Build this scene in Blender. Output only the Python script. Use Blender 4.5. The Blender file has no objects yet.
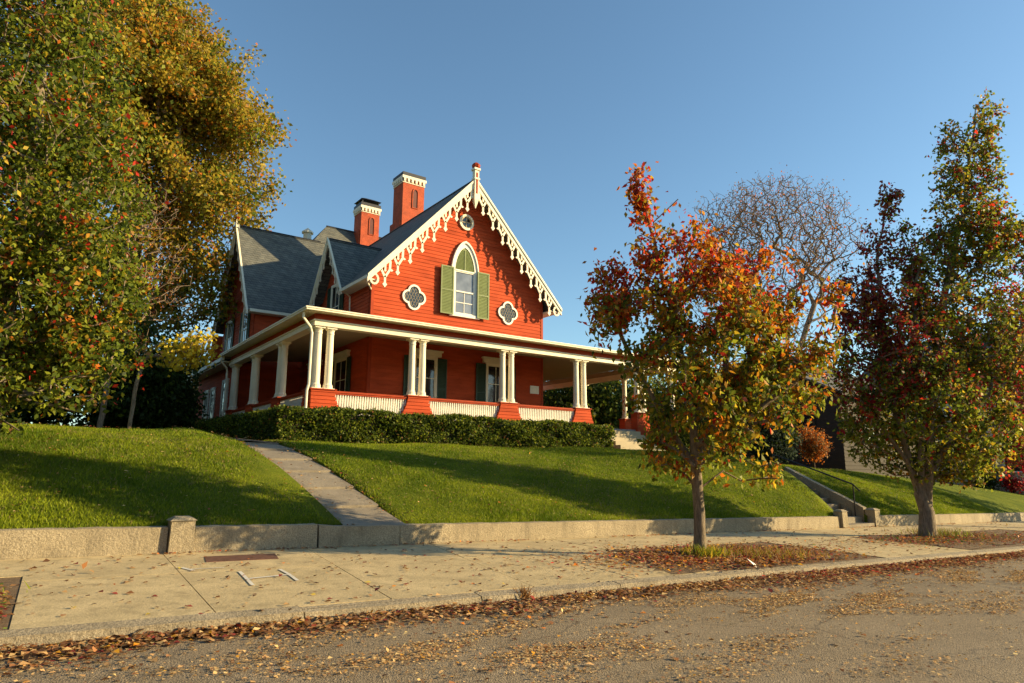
import bpy, math, random
import numpy as np
from mathutils import Matrix, Vector
random.seed(7); RNG = np.random.default_rng(7)
S = bpy.context.scene
COL = S.collection

# ------------------------------------------------------------------ camera, sky, sun, exposure
YAW, PITCH, ROLL = -0.6225, 0.1875, 0.0058
FPX = 669.9
CAMP = Vector((-9.045, -25.887, 1.571))
fw = Vector((-math.sin(YAW)*math.cos(PITCH), math.cos(YAW)*math.cos(PITCH), math.sin(PITCH)))
rt = Vector((math.cos(YAW), math.sin(YAW), 0)); up = rt.cross(fw)
r2 = rt*math.cos(ROLL)+up*math.sin(ROLL); u2 = up*math.cos(ROLL)-rt*math.sin(ROLL)
cam = bpy.data.cameras.new('camera'); camo = bpy.data.objects.new('camera', cam); COL.objects.link(camo)
cam.sensor_width = 36; cam.lens = FPX/1024*36; cam.clip_end = 3000
m = Matrix((r2, u2, -fw)).transposed().to_4x4(); m.translation = CAMP; camo.matrix_world = m
S.camera = camo

SUN_EL = math.radians(18.0)
SUNH = Vector((0.83, -0.56, 0)).normalized()
W = bpy.data.worlds.new('World'); S.world = W; W.use_nodes = True
nt = W.node_tree; nt.nodes.clear()
sky = nt.nodes.new('ShaderNodeTexSky'); sky.sky_type = 'NISHITA'; sky.sun_disc = False
sky.sun_elevation = SUN_EL; sky.sun_rotation = math.atan2(SUNH.x, SUNH.y)
sky.air_density = 1.0; sky.dust_density = 0.5; sky.ozone_density = 1.0; sky.altitude = 0
bg = nt.nodes.new('ShaderNodeBackground'); bg.inputs[1].default_value = 0.10
wo = nt.nodes.new('ShaderNodeOutputWorld')
tn = nt.nodes.new('ShaderNodeMix'); tn.data_type = 'RGBA'; tn.blend_type = 'MULTIPLY'; tn.inputs[0].default_value = 1; tn.inputs[7].default_value = (.80, 1.0, 1.06, 1)
nt.links.new(sky.outputs[0], tn.inputs[6]); nt.links.new(tn.outputs[2], bg.inputs[0]); nt.links.new(bg.outputs[0], wo.inputs[0])
sl = bpy.data.lights.new('sun', 'SUN'); sl.energy = 5.0; sl.angle = math.radians(0.5); sl.color = (1.0, 0.76, 0.40)
so = bpy.data.objects.new('sun', sl); COL.objects.link(so)
sd = Vector((SUNH.x*math.cos(SUN_EL), SUNH.y*math.cos(SUN_EL), math.sin(SUN_EL)))
so.rotation_euler = sd.to_track_quat('Z', 'Y').to_euler(); so.location = (60, -40, 40)
S.view_settings.view_transform = 'Standard'; S.view_settings.look = 'None'
S.view_settings.exposure = 0.95; S.view_settings.gamma = 1; S.view_settings.use_curve_mapping = False
S.cycles.max_bounces = 6; S.cycles.transparent_max_bounces = 8

# ------------------------------------------------------------------ materials
def newmat(name):
    m = bpy.data.materials.new(name); m.use_nodes = True
    t = m.node_tree; b = t.nodes['Principled BSDF']
    return m, t, b
def N(t, kind, **kw):
    n = t.nodes.new(kind)
    for k, v in kw.items():
        if k.startswith('i_'):
            n.inputs[k[2:].replace('_', ' ')].default_value = v
        else: setattr(n, k, v)
    return n
def coord(t, scale=(1, 1, 1), out='Object'):
    c = N(t, 'ShaderNodeTexCoord'); mp = N(t, 'ShaderNodeMapping'); mp.inputs['Scale'].default_value = scale
    t.links.new(c.outputs[out], mp.inputs[0]); return mp.outputs[0]
def ramp(t, fac, stops):
    r = N(t, 'ShaderNodeValToRGB'); e = r.color_ramp.elements
    while len(e) < len(stops): e.new(0.5)
    for i, (p, c) in enumerate(stops):
        e[i].position = p; e[i].color = (*c, 1) if len(c) == 3 else c
    t.links.new(fac, r.inputs[0]); return r.outputs[0]
def noise(t, vec, scale, detail=4, rough=.55):
    n = N(t, 'ShaderNodeTexNoise'); n.inputs['Scale'].default_value = scale
    n.inputs['Detail'].default_value = detail; n.inputs['Roughness'].default_value = rough
    t.links.new(vec, n.inputs['Vector']); return n.outputs['Fac']
def mixc(t, fac, a, b, mode='MIX'):
    n = N(t, 'ShaderNodeMix', data_type='RGBA', blend_type=mode)
    for sk, v in ((0, fac), (6, a), (7, b)):
        if hasattr(v, 'links'): t.links.new(v, n.inputs[sk])
        else: n.inputs[sk].default_value = v if sk == 0 else (*v, 1)
    return n.outputs[2]
def bump(t, b, h, strength=.3, dist=.02):
    n = N(t, 'ShaderNodeBump'); n.inputs['Strength'].default_value = strength; n.inputs['Distance'].default_value = dist
    t.links.new(h, n.inputs['Height']); t.links.new(n.outputs[0], b.inputs['Normal'])
def paint(name, c, rough=.55, var=.12, dirt=.0, scale=3.0, vs=(1, 1, 1), spec=.35):
    m, t, b = newmat(name); v = coord(t, vs)
    n1 = noise(t, v, scale, 5); lo = tuple(x*(1-var) for x in c); hi = tuple(min(1, x*(1+var)) for x in c)
    col = ramp(t, n1, [(.3, lo), (.7, hi)])
    if dirt > 0:
        n2 = noise(t, v, scale*4, 6, .7); k = ramp(t, n2, [(.52, (0, 0, 0)), (.68, (dirt,)*3)])
        col = mixc(t, k, col, tuple(x*.45 for x in c))
    t.links.new(col, b.inputs['Base Color']); b.inputs['Roughness'].default_value = rough
    b.inputs['Specular IOR Level'].default_value = spec
    bump(t, b, noise(t, v, 40, 3), .12, .01)
    return m
M = {}
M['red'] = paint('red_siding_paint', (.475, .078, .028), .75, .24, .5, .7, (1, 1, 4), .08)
M['redtrim'] = paint('red_trim_paint', (.36, .05, .015), .6, .14, .25, spec=.12)
M['brick'] = paint('painted_brick', (.50, .07, .018), .75, .12, .2, 4)
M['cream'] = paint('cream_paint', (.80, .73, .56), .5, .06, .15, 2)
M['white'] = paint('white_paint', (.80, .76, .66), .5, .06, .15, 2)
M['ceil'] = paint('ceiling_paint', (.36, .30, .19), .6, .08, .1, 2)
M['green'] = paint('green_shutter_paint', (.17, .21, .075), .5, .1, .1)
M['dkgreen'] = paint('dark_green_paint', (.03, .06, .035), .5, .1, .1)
M['black'] = paint('black_metal', (.015, .015, .015), .45, .1)
M['dkmetal'] = paint('dark_cap_metal', (.03, .03, .035), .5, .1)
M['floorwood'] = paint('porch_floor_paint', (.22, .20, .18), .6, .1)
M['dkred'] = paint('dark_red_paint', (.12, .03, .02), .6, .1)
M['shingle_wall'] = paint('brown_shingles', (.035, .027, .02), .8, .25, .2, 6, (1, 1, 4))
M['pale'] = paint('pale_clapboard', (.72, .62, .46), .6, .08, .1, 2, (1, 1, 4))
M['paper'] = paint('white_paper', (.85, .85, .85), .7, .03)
M['paintmark'] = paint('spray_paint', (.62, .59, .52), .7, .1)
M['rust'] = paint('rusty_iron', (.13, .06, .038), .8, .35, .3, 14)
M['flower'] = paint('flower_red', (.4, .03, .04), .7, .3)
M['pot'] = paint('clay_pot', (.3, .2, .14), .7, .2)

def glass(name, c, rough=.06, spec=.8):
    m, t, b = newmat(name); v = coord(t)
    col = ramp(t, noise(t, v, 1.3, 2), [(.35, tuple(x*.6 for x in c)), (.65, c)])
    t.links.new(col, b.inputs['Base Color']); b.inputs['Roughness'].default_value = rough
    b.inputs['Specular IOR Level'].default_value = spec
    bump(t, b, noise(t, v, 2.2, 2), .08, .03); return m
M['glass'] = glass('dark_window_glass', (.02, .025, .028))
M['glass2'] = glass('curtained_window_glass', (.20, .22, .26), .12, .9)

def brickish(name, c1, c2, mortar, bw, rh, vec, rough=.8, ms=.01, bs=.5):
    m, t, b = newmat(name)
    c = N(t, 'ShaderNodeTexCoord'); sp = N(t, 'ShaderNodeSeparateXYZ'); t.links.new(c.outputs['Object'], sp.inputs[0])
    ad = N(t, 'ShaderNodeMath', operation='ADD'); t.links.new(sp.outputs[0], ad.inputs[0]); t.links.new(sp.outputs[1], ad.inputs[1])
    cb = N(t, 'ShaderNodeCombineXYZ'); t.links.new(ad.outputs[0], cb.inputs[0]); t.links.new(sp.outputs[2], cb.inputs[1])
    br = N(t, 'ShaderNodeTexBrick'); br.offset = .5
    br.inputs['Scale'].default_value = 1; br.inputs['Brick Width'].default_value = bw; br.inputs['Row Height'].default_value = rh
    br.inputs['Mortar Size'].default_value = ms; br.inputs['Color1'].default_value = (*c1, 1); br.inputs['Color2'].default_value = (*c2, 1)
    br.inputs['Mortar'].default_value = (*mortar, 1); t.links.new(cb.outputs[0], br.inputs['Vector'])
    n1 = noise(t, cb.outputs[0], 1.7, 5, .7); k = ramp(t, n1, [(.3, (.65,)*3), (.7, (1.25,)*3)])
    col = mixc(t, 1.0, br.outputs[0], k, 'MULTIPLY'); t.links.new(col, b.inputs['Base Color'])
    b.inputs['Roughness'].default_value = rough
    inv = N(t, 'ShaderNodeMath', operation='SUBTRACT'); inv.inputs[0].default_value = 1; t.links.new(br.outputs['Fac'], inv.inputs[1])
    bump(t, b, inv.outputs[0], bs, .02); return m
M['roof'] = brickish('slate_roof', (.15, .15, .125), (.10, .105, .095), (.03, .032, .034), .42, .17, None, .75, .012, .6)
M['roof2'] = brickish('grey_asphalt_roof', (.12, .11, .10), (.09, .085, .08), (.04, .04, .04), .4, .18, None)
M['rbrick'] = brickish('red_painted_brick', (.50, .085, .024), (.43, .068, .02), (.33, .055, .018), .24, .09, None, .8, .008, .5)

def stone(name, c, spots=.5, sc=1.0, bs=.5, stain=.5):
    m, t, b = newmat(name); v = coord(t, (sc, sc, sc))
    col = ramp(t, noise(t, v, 1.2, 6, .6), [(.3, tuple(x*.72 for x in c)), (.7, tuple(x*1.12 for x in c))])
    n2 = noise(t, v, 48, 5, .75); col = mixc(t, ramp(t, n2, [(.44, (0, 0, 0)), (.56, (spots,)*3)]), col, tuple(x*.5 for x in c))
    n3 = noise(t, coord(t, (sc*1.2, sc*1.2, sc*.35)), 3, 5, .65)
    col = mixc(t, ramp(t, n3, [(.5, (0, 0, 0)), (.72, (stain,)*3)]), col, tuple(x*.4 for x in c))
    t.links.new(col, b.inputs['Base Color']); b.inputs['Roughness'].default_value = .85
    b.inputs['Specular IOR Level'].default_value = .25
    bump(t, b, noise(t, v, 22, 6, .7), bs, .03); return m
M['granite'] = stone('granite', (.46, .385, .265), .8, 1, 1.0, .7)
M['kerb'] = stone('kerb_granite', (.44, .37, .26), .8, 1, 1.2, .55)
M['concrete'] = stone('concrete_slab', (.60, .475, .265), .5, 1, .4, .65)
M['path'] = stone('path_concrete', (.31, .265, .20), .45, 1, .4, .4)
def asphalt():
    m, t, b = newmat('asphalt'); v = coord(t)
    col = ramp(t, noise(t, v, .5, 6, .65), [(.3, (.185, .14, .085)), (.7, (.27, .21, .135))])
    vo = N(t, 'ShaderNodeTexVoronoi'); vo.inputs['Scale'].default_value = 70; t.links.new(v, vo.inputs['Vector'])
    k = ramp(t, vo.outputs['Color'], [(.25, (.6,)*3), (.8, (1.5,)*3)]); col = mixc(t, .8, col, k, 'MULTIPLY')
    n3 = noise(t, coord(t, (.25, 1.6, 1)), 1.1, 5); col = mixc(t, ramp(t, n3, [(.55, (0,)*3), (.7, (.35,)*3)]), col, (.32, .25, .165))
    wv = N(t, 'ShaderNodeTexNoise'); wv.inputs['Scale'].default_value = 1.3; wv.inputs['Detail'].default_value = 5; t.links.new(v, wv.inputs['Vector'])
    mv = N(t, 'ShaderNodeMix', data_type='VECTOR'); mv.inputs[0].default_value = .35; t.links.new(v, mv.inputs[4]); t.links.new(wv.outputs['Color'], mv.inputs[5])
    ck = N(t, 'ShaderNodeTexVoronoi', feature='DISTANCE_TO_EDGE'); ck.inputs['Scale'].default_value = .42; t.links.new(mv.outputs[1], ck.inputs['Vector'])
    col = mixc(t, ramp(t, ck.outputs['Distance'], [(0, (.55,)*3), (.006, (0,)*3)]), col, (.06, .05, .04))
    n5 = noise(t, v, .22, 3); col = mixc(t, ramp(t, n5, [(.5, (0,)*3), (.62, (.35,)*3)]), col, (.15, .125, .09))
    t.links.new(col, b.inputs['Base Color']); b.inputs['Roughness'].default_value = .85
    b.inputs['Specular IOR Level'].default_value = .3
    bump(t, b, vo.outputs['Distance'], .6, .01); return m
M['asphalt'] = asphalt()
def grassmat():
    m, t, b = newmat('lawn_grass'); v = coord(t)
    col = ramp(t, noise(t, v, .9, 6, .6), [(.3, (.085, .13, .01)), (.55, (.15, .185, .015)), (.75, (.22, .23, .025))])
    k = ramp(t, noise(t, v, 60, 4, .8), [(.3, (.5,)*3), (.7, (1.4,)*3)]); col = mixc(t, 1.0, col, k, 'MULTIPLY')
    t.links.new(col, b.inputs['Base Color']); b.inputs['Roughness'].default_value = .9
    b.inputs['Specular IOR Level'].default_value = .1
    bump(t, b, noise(t, v, 50, 5, .8), 1.0, .06); return m
M['lawn'] = grassmat()
def soilmat():
    m, t, b = newmat('soil'); v = coord(t)
    col = ramp(t, noise(t, v, 9, 6, .7), [(.3, (.09, .055, .03)), (.5, (.17, .11, .06)), (.7, (.24, .15, .07))])
    t.links.new(col, b.inputs['Base Color']); b.inputs['Roughness'].default_value = .95
    bump(t, b, noise(t, v, 30, 5, .8), .9, .04); return m
M['soil'] = soilmat()
M['ground'] = paint('far_ground', (.09, .09, .04), .9, .3, .2, .2)
def barkmat(name, c):
    m, t, b = newmat(name); v = coord(t, (1, 1, .25))
    col = ramp(t, noise(t, v, 22, 6, .75), [(.35, tuple(x*.5 for x in c)), (.65, tuple(x*1.3 for x in c))])
    t.links.new(col, b.inputs['Base Color']); b.inputs['Roughness'].default_value = .9
    b.inputs['Specular IOR Level'].default_value = .15
    bump(t, b, noise(t, v, 26, 6, .8), .9, .03); return m
M['bark'] = barkmat('grey_brown_bark', (.25, .20, .14))
M['barkpale'] = barkmat('pale_twig_bark', (.26, .19, .13))
M['barkdark'] = barkmat('dark_bark', (.07, .055, .04))
def leafmat(name, trans=.35, gloss=.25):
    m, t, b = newmat(name); a = N(t, 'ShaderNodeAttribute', attribute_name='Col')
    t.links.new(a.outputs['Color'], b.inputs['Base Color']); b.inputs['Roughness'].default_value = .5
    b.inputs['Specular IOR Level'].default_value = gloss
    tr = N(t, 'ShaderNodeBsdfTranslucent'); t.links.new(a.outputs['Color'], tr.inputs[0])
    mx = N(t, 'ShaderNodeMixShader'); mx.inputs[0].default_value = trans
    o = t.nodes['Material Output']
    t.links.new(b.outputs[0], mx.inputs[1]); t.links.new(tr.outputs[0], mx.inputs[2]); t.links.new(mx.outputs[0], o.inputs[0])
    return m
M['leaf'] = leafmat('leaves', .5, .2); M['litter'] = leafmat('dead_leaves', .12, .15); M['blade'] = leafmat('grass_blades', .45, .15)

# ------------------------------------------------------------------ mesh helpers
def tag(o, label=None, cat=None, group=None, kind=None):
    if label: o['label'] = label
    if cat: o['category'] = cat
    if group: o['group'] = group
    if kind: o['kind'] = kind
    return o
def wloc(o):
    l = Vector((0, 0, 0))
    while o is not None: l += o.location; o = o.parent
    return l
def empty(name, loc, label, cat, group=None):
    o = bpy.data.objects.new(name, None); COL.objects.link(o); o.location = loc; o.empty_display_size = .3
    return tag(o, label, cat, group)
def link(name, me, mat, parent=None):
    me.materials.append(mat); o = bpy.data.objects.new(name, me); COL.objects.link(o)
    if parent is not None: o.parent = parent
    return o
class MB:
    def __init__(s): s.v = []; s.f = []
    def poly(s, pts):
        n = len(s.v); s.v += [tuple(p) for p in pts]; s.f.append(tuple(range(n, n+len(pts))))
    def box(s, a, b):
        x0, y0, z0 = a; x1, y1, z1 = b; n = len(s.v)
        s.v += [(x0,y0,z0),(x1,y0,z0),(x1,y1,z0),(x0,y1,z0),(x0,y0,z1),(x1,y0,z1),(x1,y1,z1),(x0,y1,z1)]
        s.f += [tuple(n+i for i in q) for q in ((0,3,2,1),(4,5,6,7),(0,1,5,4),(1,2,6,5),(2,3,7,6),(3,0,4,7))]
    def hexa(s, p):   # 8 pts, bottom 4 then top 4
        n = len(s.v); s.v += [tuple(q) for q in p]
        s.f += [tuple(n+i for i in q) for q in ((0,3,2,1),(4,5,6,7),(0,1,5,4),(1,2,6,5),(2,3,7,6),(3,0,4,7))]
    def prism(s, pts, off):  # extrude polygon by vector
        n = len(s.v); k = len(pts); s.v += [tuple(p) for p in pts]+[tuple(Vector(p)+Vector(off)) for p in pts]
        s.f.append(tuple(range(n+k-1, n-1, -1))); s.f.append(tuple(range(n+k, n+2*k)))
        for i in range(k): j = (i+1) % k; s.f.append((n+i, n+j, n+k+j, n+k+i))
    def lathe(s, c, prof, seg=14):  # prof [(r,z)]
        n = len(s.v)
        for r, z in prof:
            for i in range(seg):
                a = 2*math.pi*i/seg; s.v.append((c[0]+r*math.cos(a), c[1]+r*math.sin(a), c[2]+z))
        for k in range(len(prof)-1):
            for i in range(seg):
                j = (i+1) % seg; s.f.append((n+k*seg+i, n+k*seg+j, n+(k+1)*seg+j, n+(k+1)*seg+i))
        s.f.append(tuple(n+i for i in range(seg-1, -1, -1))); s.f.append(tuple(n+(len(prof)-1)*seg+i for i in range(seg)))
    def tube(s, pts, r, seg=8):
        pts = [Vector(p) for p in pts]
        rr = r if isinstance(r, (list, tuple)) else [r]*len(pts); n = len(s.v)
        for i, p in enumerate(pts):
            d = (pts[min(i+1, len(pts)-1)]-pts[max(i-1, 0)]).normalized()
            a = d.orthogonal().normalized() if abs(d.z) > .99 else d.cross(Vector((0, 0, 1))).normalized()
            b = d.cross(a)
            for k in range(seg):
                t = 2*math.pi*k/seg; s.v.append(tuple(p+(a*math.cos(t)+b*math.sin(t))*rr[i]))
        for i in range(len(pts)-1):
            for k in range(seg):
                j = (k+1) % seg; s.f.append((n+i*seg+k, n+i*seg+j, n+(i+1)*seg+j, n+(i+1)*seg+k))
        s.f.append(tuple(n+k for k in range(seg-1, -1, -1))); s.f.append(tuple(n+(len(pts)-1)*seg+k for k in range(seg)))
    def build(s, name, mat, parent=None, loc=None, smooth=False):
        o0 = wloc(parent) if parent is not None else Vector(loc or (0, 0, 0))
        me = bpy.data.meshes.new(name)
        me.from_pydata([(x-o0.x, y-o0.y, z-o0.z) for x, y, z in s.v], [], s.f)
        me.validate(); me.update()
        if smooth: me.shade_smooth()
        o = link(name, me, mat, parent)
        if parent is None and loc is not None: o.location = loc
        return o
class TB(MB):   # builder with a wall-plane transform: (u along wall, w outward, z)
    def __init__(s, axis, plane): super().__init__(); s.ax = axis; s.pl = plane
    def T(s, u, w, z):
        return (u, s.pl-w, z) if s.ax == 'Y' else ((s.pl-w, u, z) if s.ax == 'X' else (s.pl+w, u, z))
    def b(s, u0, u1, w0, w1, z0, z1):
        p = [s.T(u, w, z) for z in (z0, z1) for u, w in ((u0, w0), (u1, w0), (u1, w1), (u0, w1))]
        s.hexa(p)
    def pr(s, uz, w0, w1):
        pts = [s.T(u, w0, z) for u, z in uz]; e = Vector(s.T(0, w1, 0))-Vector(s.T(0, w0, 0)); s.prism(pts, e)
    def ring(s, outer, inner, w0, w1):
        k = len(outer)
        for i in range(k):
            j = (i+1) % k; q = [outer[i], outer[j], inner[j], inner[i]]
            s.hexa([s.T(u, w0, z) for u, z in q]+[s.T(u, w1, z) for u, z in q])

def fromnp(name, V, Fq, mat, parent=None, loc=(0, 0, 0), cols=None, nv=4):
    """V (n,3) F (m,nv); colours per vertex"""
    V = V-np.array(wloc(parent) if parent is not None else loc)
    me = bpy.data.meshes.new(name); n, k = len(V), len(Fq)
    me.vertices.add(n); me.vertices.foreach_set('co', V.astype(np.float32).ravel())
    me.loops.add(k*nv); me.loops.foreach_set('vertex_index', Fq.astype(np.int32).ravel())
    me.polygons.add(k); me.polygons.foreach_set('loop_start', np.arange(0, k*nv, nv, dtype=np.int32))
    if cols is not None:
        a = me.color_attributes.new('Col', 'FLOAT_COLOR', 'POINT')
        c = np.ones((n, 4), np.float32); c[:, :3] = cols; a.data.foreach_set('color', c.ravel())
    me.update(calc_edges=True)
    o = link(name, me, mat, parent)
    if parent is None: o.location = loc
    return o

def leafquads(P, size, droop=.5, asp=.62, flat=0.0, rng=RNG):
    n = len(P); d = rng.normal(size=(n, 3)); d[:, 2] = d[:, 2]*(1-flat)-droop*1.3
    d /= np.linalg.norm(d, axis=1)[:, None]
    nr = rng.normal(size=(n, 3)); nr[:, 2] += flat*6
    s = np.cross(d, nr); s /= np.linalg.norm(s, axis=1)[:, None]+1e-9
    nn = np.cross(s, d)
    L = (size*rng.uniform(.6, 1.25, n))[:, None]
    V = np.empty((n, 4, 3)); V[:, 0] = P; bend = nn*L*rng.uniform(.02, .22, (n, 1))
    V[:, 1] = P+d*L*.45+s*L*asp*.5+bend; V[:, 2] = P+d*L; V[:, 3] = P+d*L*.45-s*L*asp*.5+bend
    return V.reshape(-1, 3), np.arange(n*4).reshape(n, 4)
def vnoise(P, sc, seed=0):
    P = np.asarray(P)*sc; out = np.zeros(len(P)); r = np.random.default_rng(seed)
    for _ in range(5):
        k = r.normal(size=3); k /= np.linalg.norm(k); out += np.sin(P@k*r.uniform(.6, 1.8)*2+r.uniform(0, 6.3))
    return out/3
A = np.array([.8124, -.5831, 0]); B = np.array([.5831, .8124, 0])

# ------------------------------------------------------------------ terrain functions
def base(x): return -.025*(np.clip(x, -60, 90)+9)
def yk(x): return -18.36-.022*(np.clip(x, -60, 90)+9)
WY = -12.6
def wall_top(x): return base(x)+.12+np.where(np.asarray(x) < -3.9, .475, .435)
def hz(x, y):
    x = np.asarray(x, float); y = np.asarray(y, float)
    P = np.interp(x, [-60, -6.5, -4.5, 10, 13.5, 16.5, 25, 31, 48, 90], [2.7, 2.65, 2.4, 2.42, 2.2, 1.85, 1.6, 1.35, .3, -1.5])
    L = np.interp(x, [-60, -5, 8, 13, 15.4, 17.4, 25, 60], [9, 9.6, 9.2, 5.4, 3.3, 4.4, 6, 8])
    t = np.clip((y-WY-.2)/L, 0, 1); w = wall_top(x)-.03
    return w+(P-w)*(1-(1-t)**1.6)+.24*np.exp(-((x+5.0)/1.0)**2)*np.clip((y-WY-1)/3, 0, 1)*np.clip((1.5-y)/2, 0, 1)+.04*np.sin(x*.9+y*.5)*np.clip((y-WY)/3, 0, 1)*np.clip((3-y)/3, 0, 1)*.8
PX0, PX1 = -4.0, -2.62
def pxs(y): return .42*np.clip(1-(np.asarray(y, float)-WY)/8, 0, 1)
SX0, SX1 = 15.42, 17.32
def stepz(y): # stair flight
    z0 = base(16.4)+.12
    return z0+np.clip((y-(WY-.1))/3.3, 0, 1)*(1.3-z0)

def grid(xs, ys, zf):
    X, Y = np.meshgrid(xs, ys); Z = zf(X, Y); V = np.stack([X.ravel(), Y.ravel(), Z.ravel()], 1)
    nx, ny = len(xs), len(ys); i = np.arange(nx*ny).reshape(ny, nx)
    F = np.stack([i[:-1, :-1], i[:-1, 1:], i[1:, 1:], i[1:, :-1]], -1).reshape(-1, 4); return V, F
def arr(*segs):
    o = []
    for a, b, n in segs: o += list(np.linspace(a, b, n, endpoint=False))
    o.append(segs[-1][1]); return np.array(sorted(set(np.round(o, 4))))

# ground to the horizon
V, F = grid(arr((-1500, -60, 12), (-60, 90, 16), (90, 1500, 12)), arr((-1500, -30, 12), (-30, 60, 8), (60, 1500, 12)), lambda x, y: base(x)-.35)
tag(fromnp('ground', V, F, M['ground']), kind='structure')
# road
def roadz(x, y):
    d = yk(x)-y; return base(x)+.05*np.clip(d/5, 0, 1)
V, F = grid(arr((-60, 90, 76)), arr((-34, -18, 24)), roadz)
V[:, 1] = np.where(V[:, 1] > -18.01, yk(V[:, 0])+.05, V[:, 1])
tag(fromnp('road', V, F, M['asphalt']), kind='structure')
# lawn
xs = arr((-60, -20, 14), (-20, PX0, 30), (PX0, PX1, 4), (PX1, SX0, 34), (SX0, SX1, 4), (SX1, 30, 20), (30, 90, 20))
xs = np.array(sorted(list(xs)+[PX0-.02, PX1+.02, SX0-.02, SX1+.02]))
def lawnz(x, y):
    z = hz(x, y)
    inp = (x > PX0-.01) & (x < PX1+.01) & (y < -.5); z = np.where(inp, z-.30, z)
    ins = (x > SX0-.01) & (x < SX1+.01) & (y < -9.2); z = np.where(ins, stepz(y)-.45, z)
    return z
V, F = grid(xs, arr((WY+.18, -2, 34), (-2, 30, 24), (30, 80, 10)), lawnz)
wn = np.interp(V[:, 0], [-5.2, PX0-.03, PX1+.03, -1.2], [0, 1, 1, 0]); V[:, 0] += wn*pxs(V[:, 1])
tag(fromnp('lawn', V, F, M['lawn']), kind='structure')
# path of slabs
mb = MB(); y = WY+.02; k = 0
while y < -4.4:
    L = random.uniform(1.25, 1.5); y1 = y+L-.03
    def pz(yy): return float(hz(-3.2, yy))-.06+.02
    z0, z1 = pz(y), pz(y1); j = .02*(k % 2)
    a0, a1 = float(pxs(y)), float(pxs(y1)); q = [(PX0+.02+j+a0, y), (PX1-.02+a0, y), (PX1-.02+a1, y1), (PX0+.02+j+a1, y1)]
    mb.hexa([(u[0], u[1], zz_-.15) for u, zz_ in zip(q, (z0, z0, z1, z1))]+[(u[0], u[1], zz_) for u, zz_ in zip(q, (z0+.035, z0+.035, z1-.01, z1-.01))]); y += L; k += 1
tag(mb.build('path', M['path']), kind='structure')
# leafy bare soil between path, hedge and side porch
V, F = grid(arr((-4.6, -2.3, 8)), arr((-4.5, 14, 30)), lambda x, y: hz(x, y)+.03-.06*np.abs(x+3.4))
tag(fromnp('soil_bed', V, F, M['soil']), kind='structure')
# sidewalk
def swz(x, y): return base(x)+.13+.02*np.clip((y+18)/5.5, 0, 1)
V, F = grid(arr((-60, 90, 76)), arr((-19, WY-.05, 8)), lambda x, y: swz(x, y)-.009)
V[:, 1] = np.where(V[:, 1] < -18.99, yk(V[:, 0])+.1, V[:, 1])
tag(fromnp('sidewalk_bed', V, F, M['soil']), kind='structure')
mb = MB()
def slab(x0, x1, y0, y1, sk=.17, dz=0.0, sk1=None):
    g = .006; ym = -15.5; sk1 = sk if sk1 is None else sk1
    c = [(x0+g+sk*(y0-ym), y0+g), (x1-g+sk1*(y0-ym), y0+g), (x1-g+sk1*(y1-ym), y1-g), (x0+g+sk*(y1-ym), y1-g)]
    mb.hexa([(x, y, float(swz(x, y))-.06) for x, y in c]+[(x, y, float(swz(x, y))+dz) for x, y in c])
JN = ((-8.9, .03), (-7.08, .06), (-4.85, .16), (-2.45, .26), (-.55, .26), (1.2, .17))
for (x0, s0), (x1, s1) in zip(JN[:-1], JN[1:]):
    slab(x0, x1, -15.1, WY-.02, s0, random.uniform(-.002, .003), s1)
    slab(x0, x1, float(yk(x0))+.215, -15.1, s0, random.uniform(-.002, .003), s1)
x = 1.2
while x < 60:
    slab(x, x+2.05, -15.0, WY-.02, .17, random.uniform(-.002, .003)); x += 2.05
for x0, x1 in ((6.6, 8.7), (8.7, 10.8), (22, 24), (24, 26)): slab(x0, x1, float(yk(x0))+.215, -15.0, .17, .004)
x = -8.9
while x > -50:
    slab(x-2.05, x, -14.6, WY-.02, .17, 0); x -= 2.05
tag(mb.build('sidewalk', M['concrete']), kind='structure')
# kerb blocks
mb = MB(); x = -58.0; r = random.Random(3); joints = [-4.15]
while x < 88:
    L = r.uniform(2.2, 3.4); x1 = x+L-.015
    if x < -4.15 < x1: x1 = -4.165; L = -4.15-x
    n = max(2, int(L/.3)); pts = np.linspace(x, x1, n+1)
    dz = r.uniform(-.006, .008)
    for a, b in zip(pts[:-1], pts[1:]):
        def rr(v): return .012*math.sin(v*9.3)+.01*math.sin(v*23.1)
        mb.hexa([(a, float(yk(a))-.03+rr(a), float(base(a))-.1), (b, float(yk(b))-.03+rr(b), float(base(b))-.1), (b, float(yk(b))+.19, float(base(b))-.1), (a, float(yk(a))+.19, float(base(a))-.1),
                 (a, float(yk(a))+rr(a+1), float(base(a))+.11+dz), (b, float(yk(b))+rr(b+1), float(base(b))+.11+dz), (b, float(yk(b))+.19, float(base(b))+.137+dz), (a, float(yk(a))+.19, float(base(a))+.137+dz)])
    x += L
tag(mb.build('kerb', M['kerb']), kind='structure')

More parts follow.
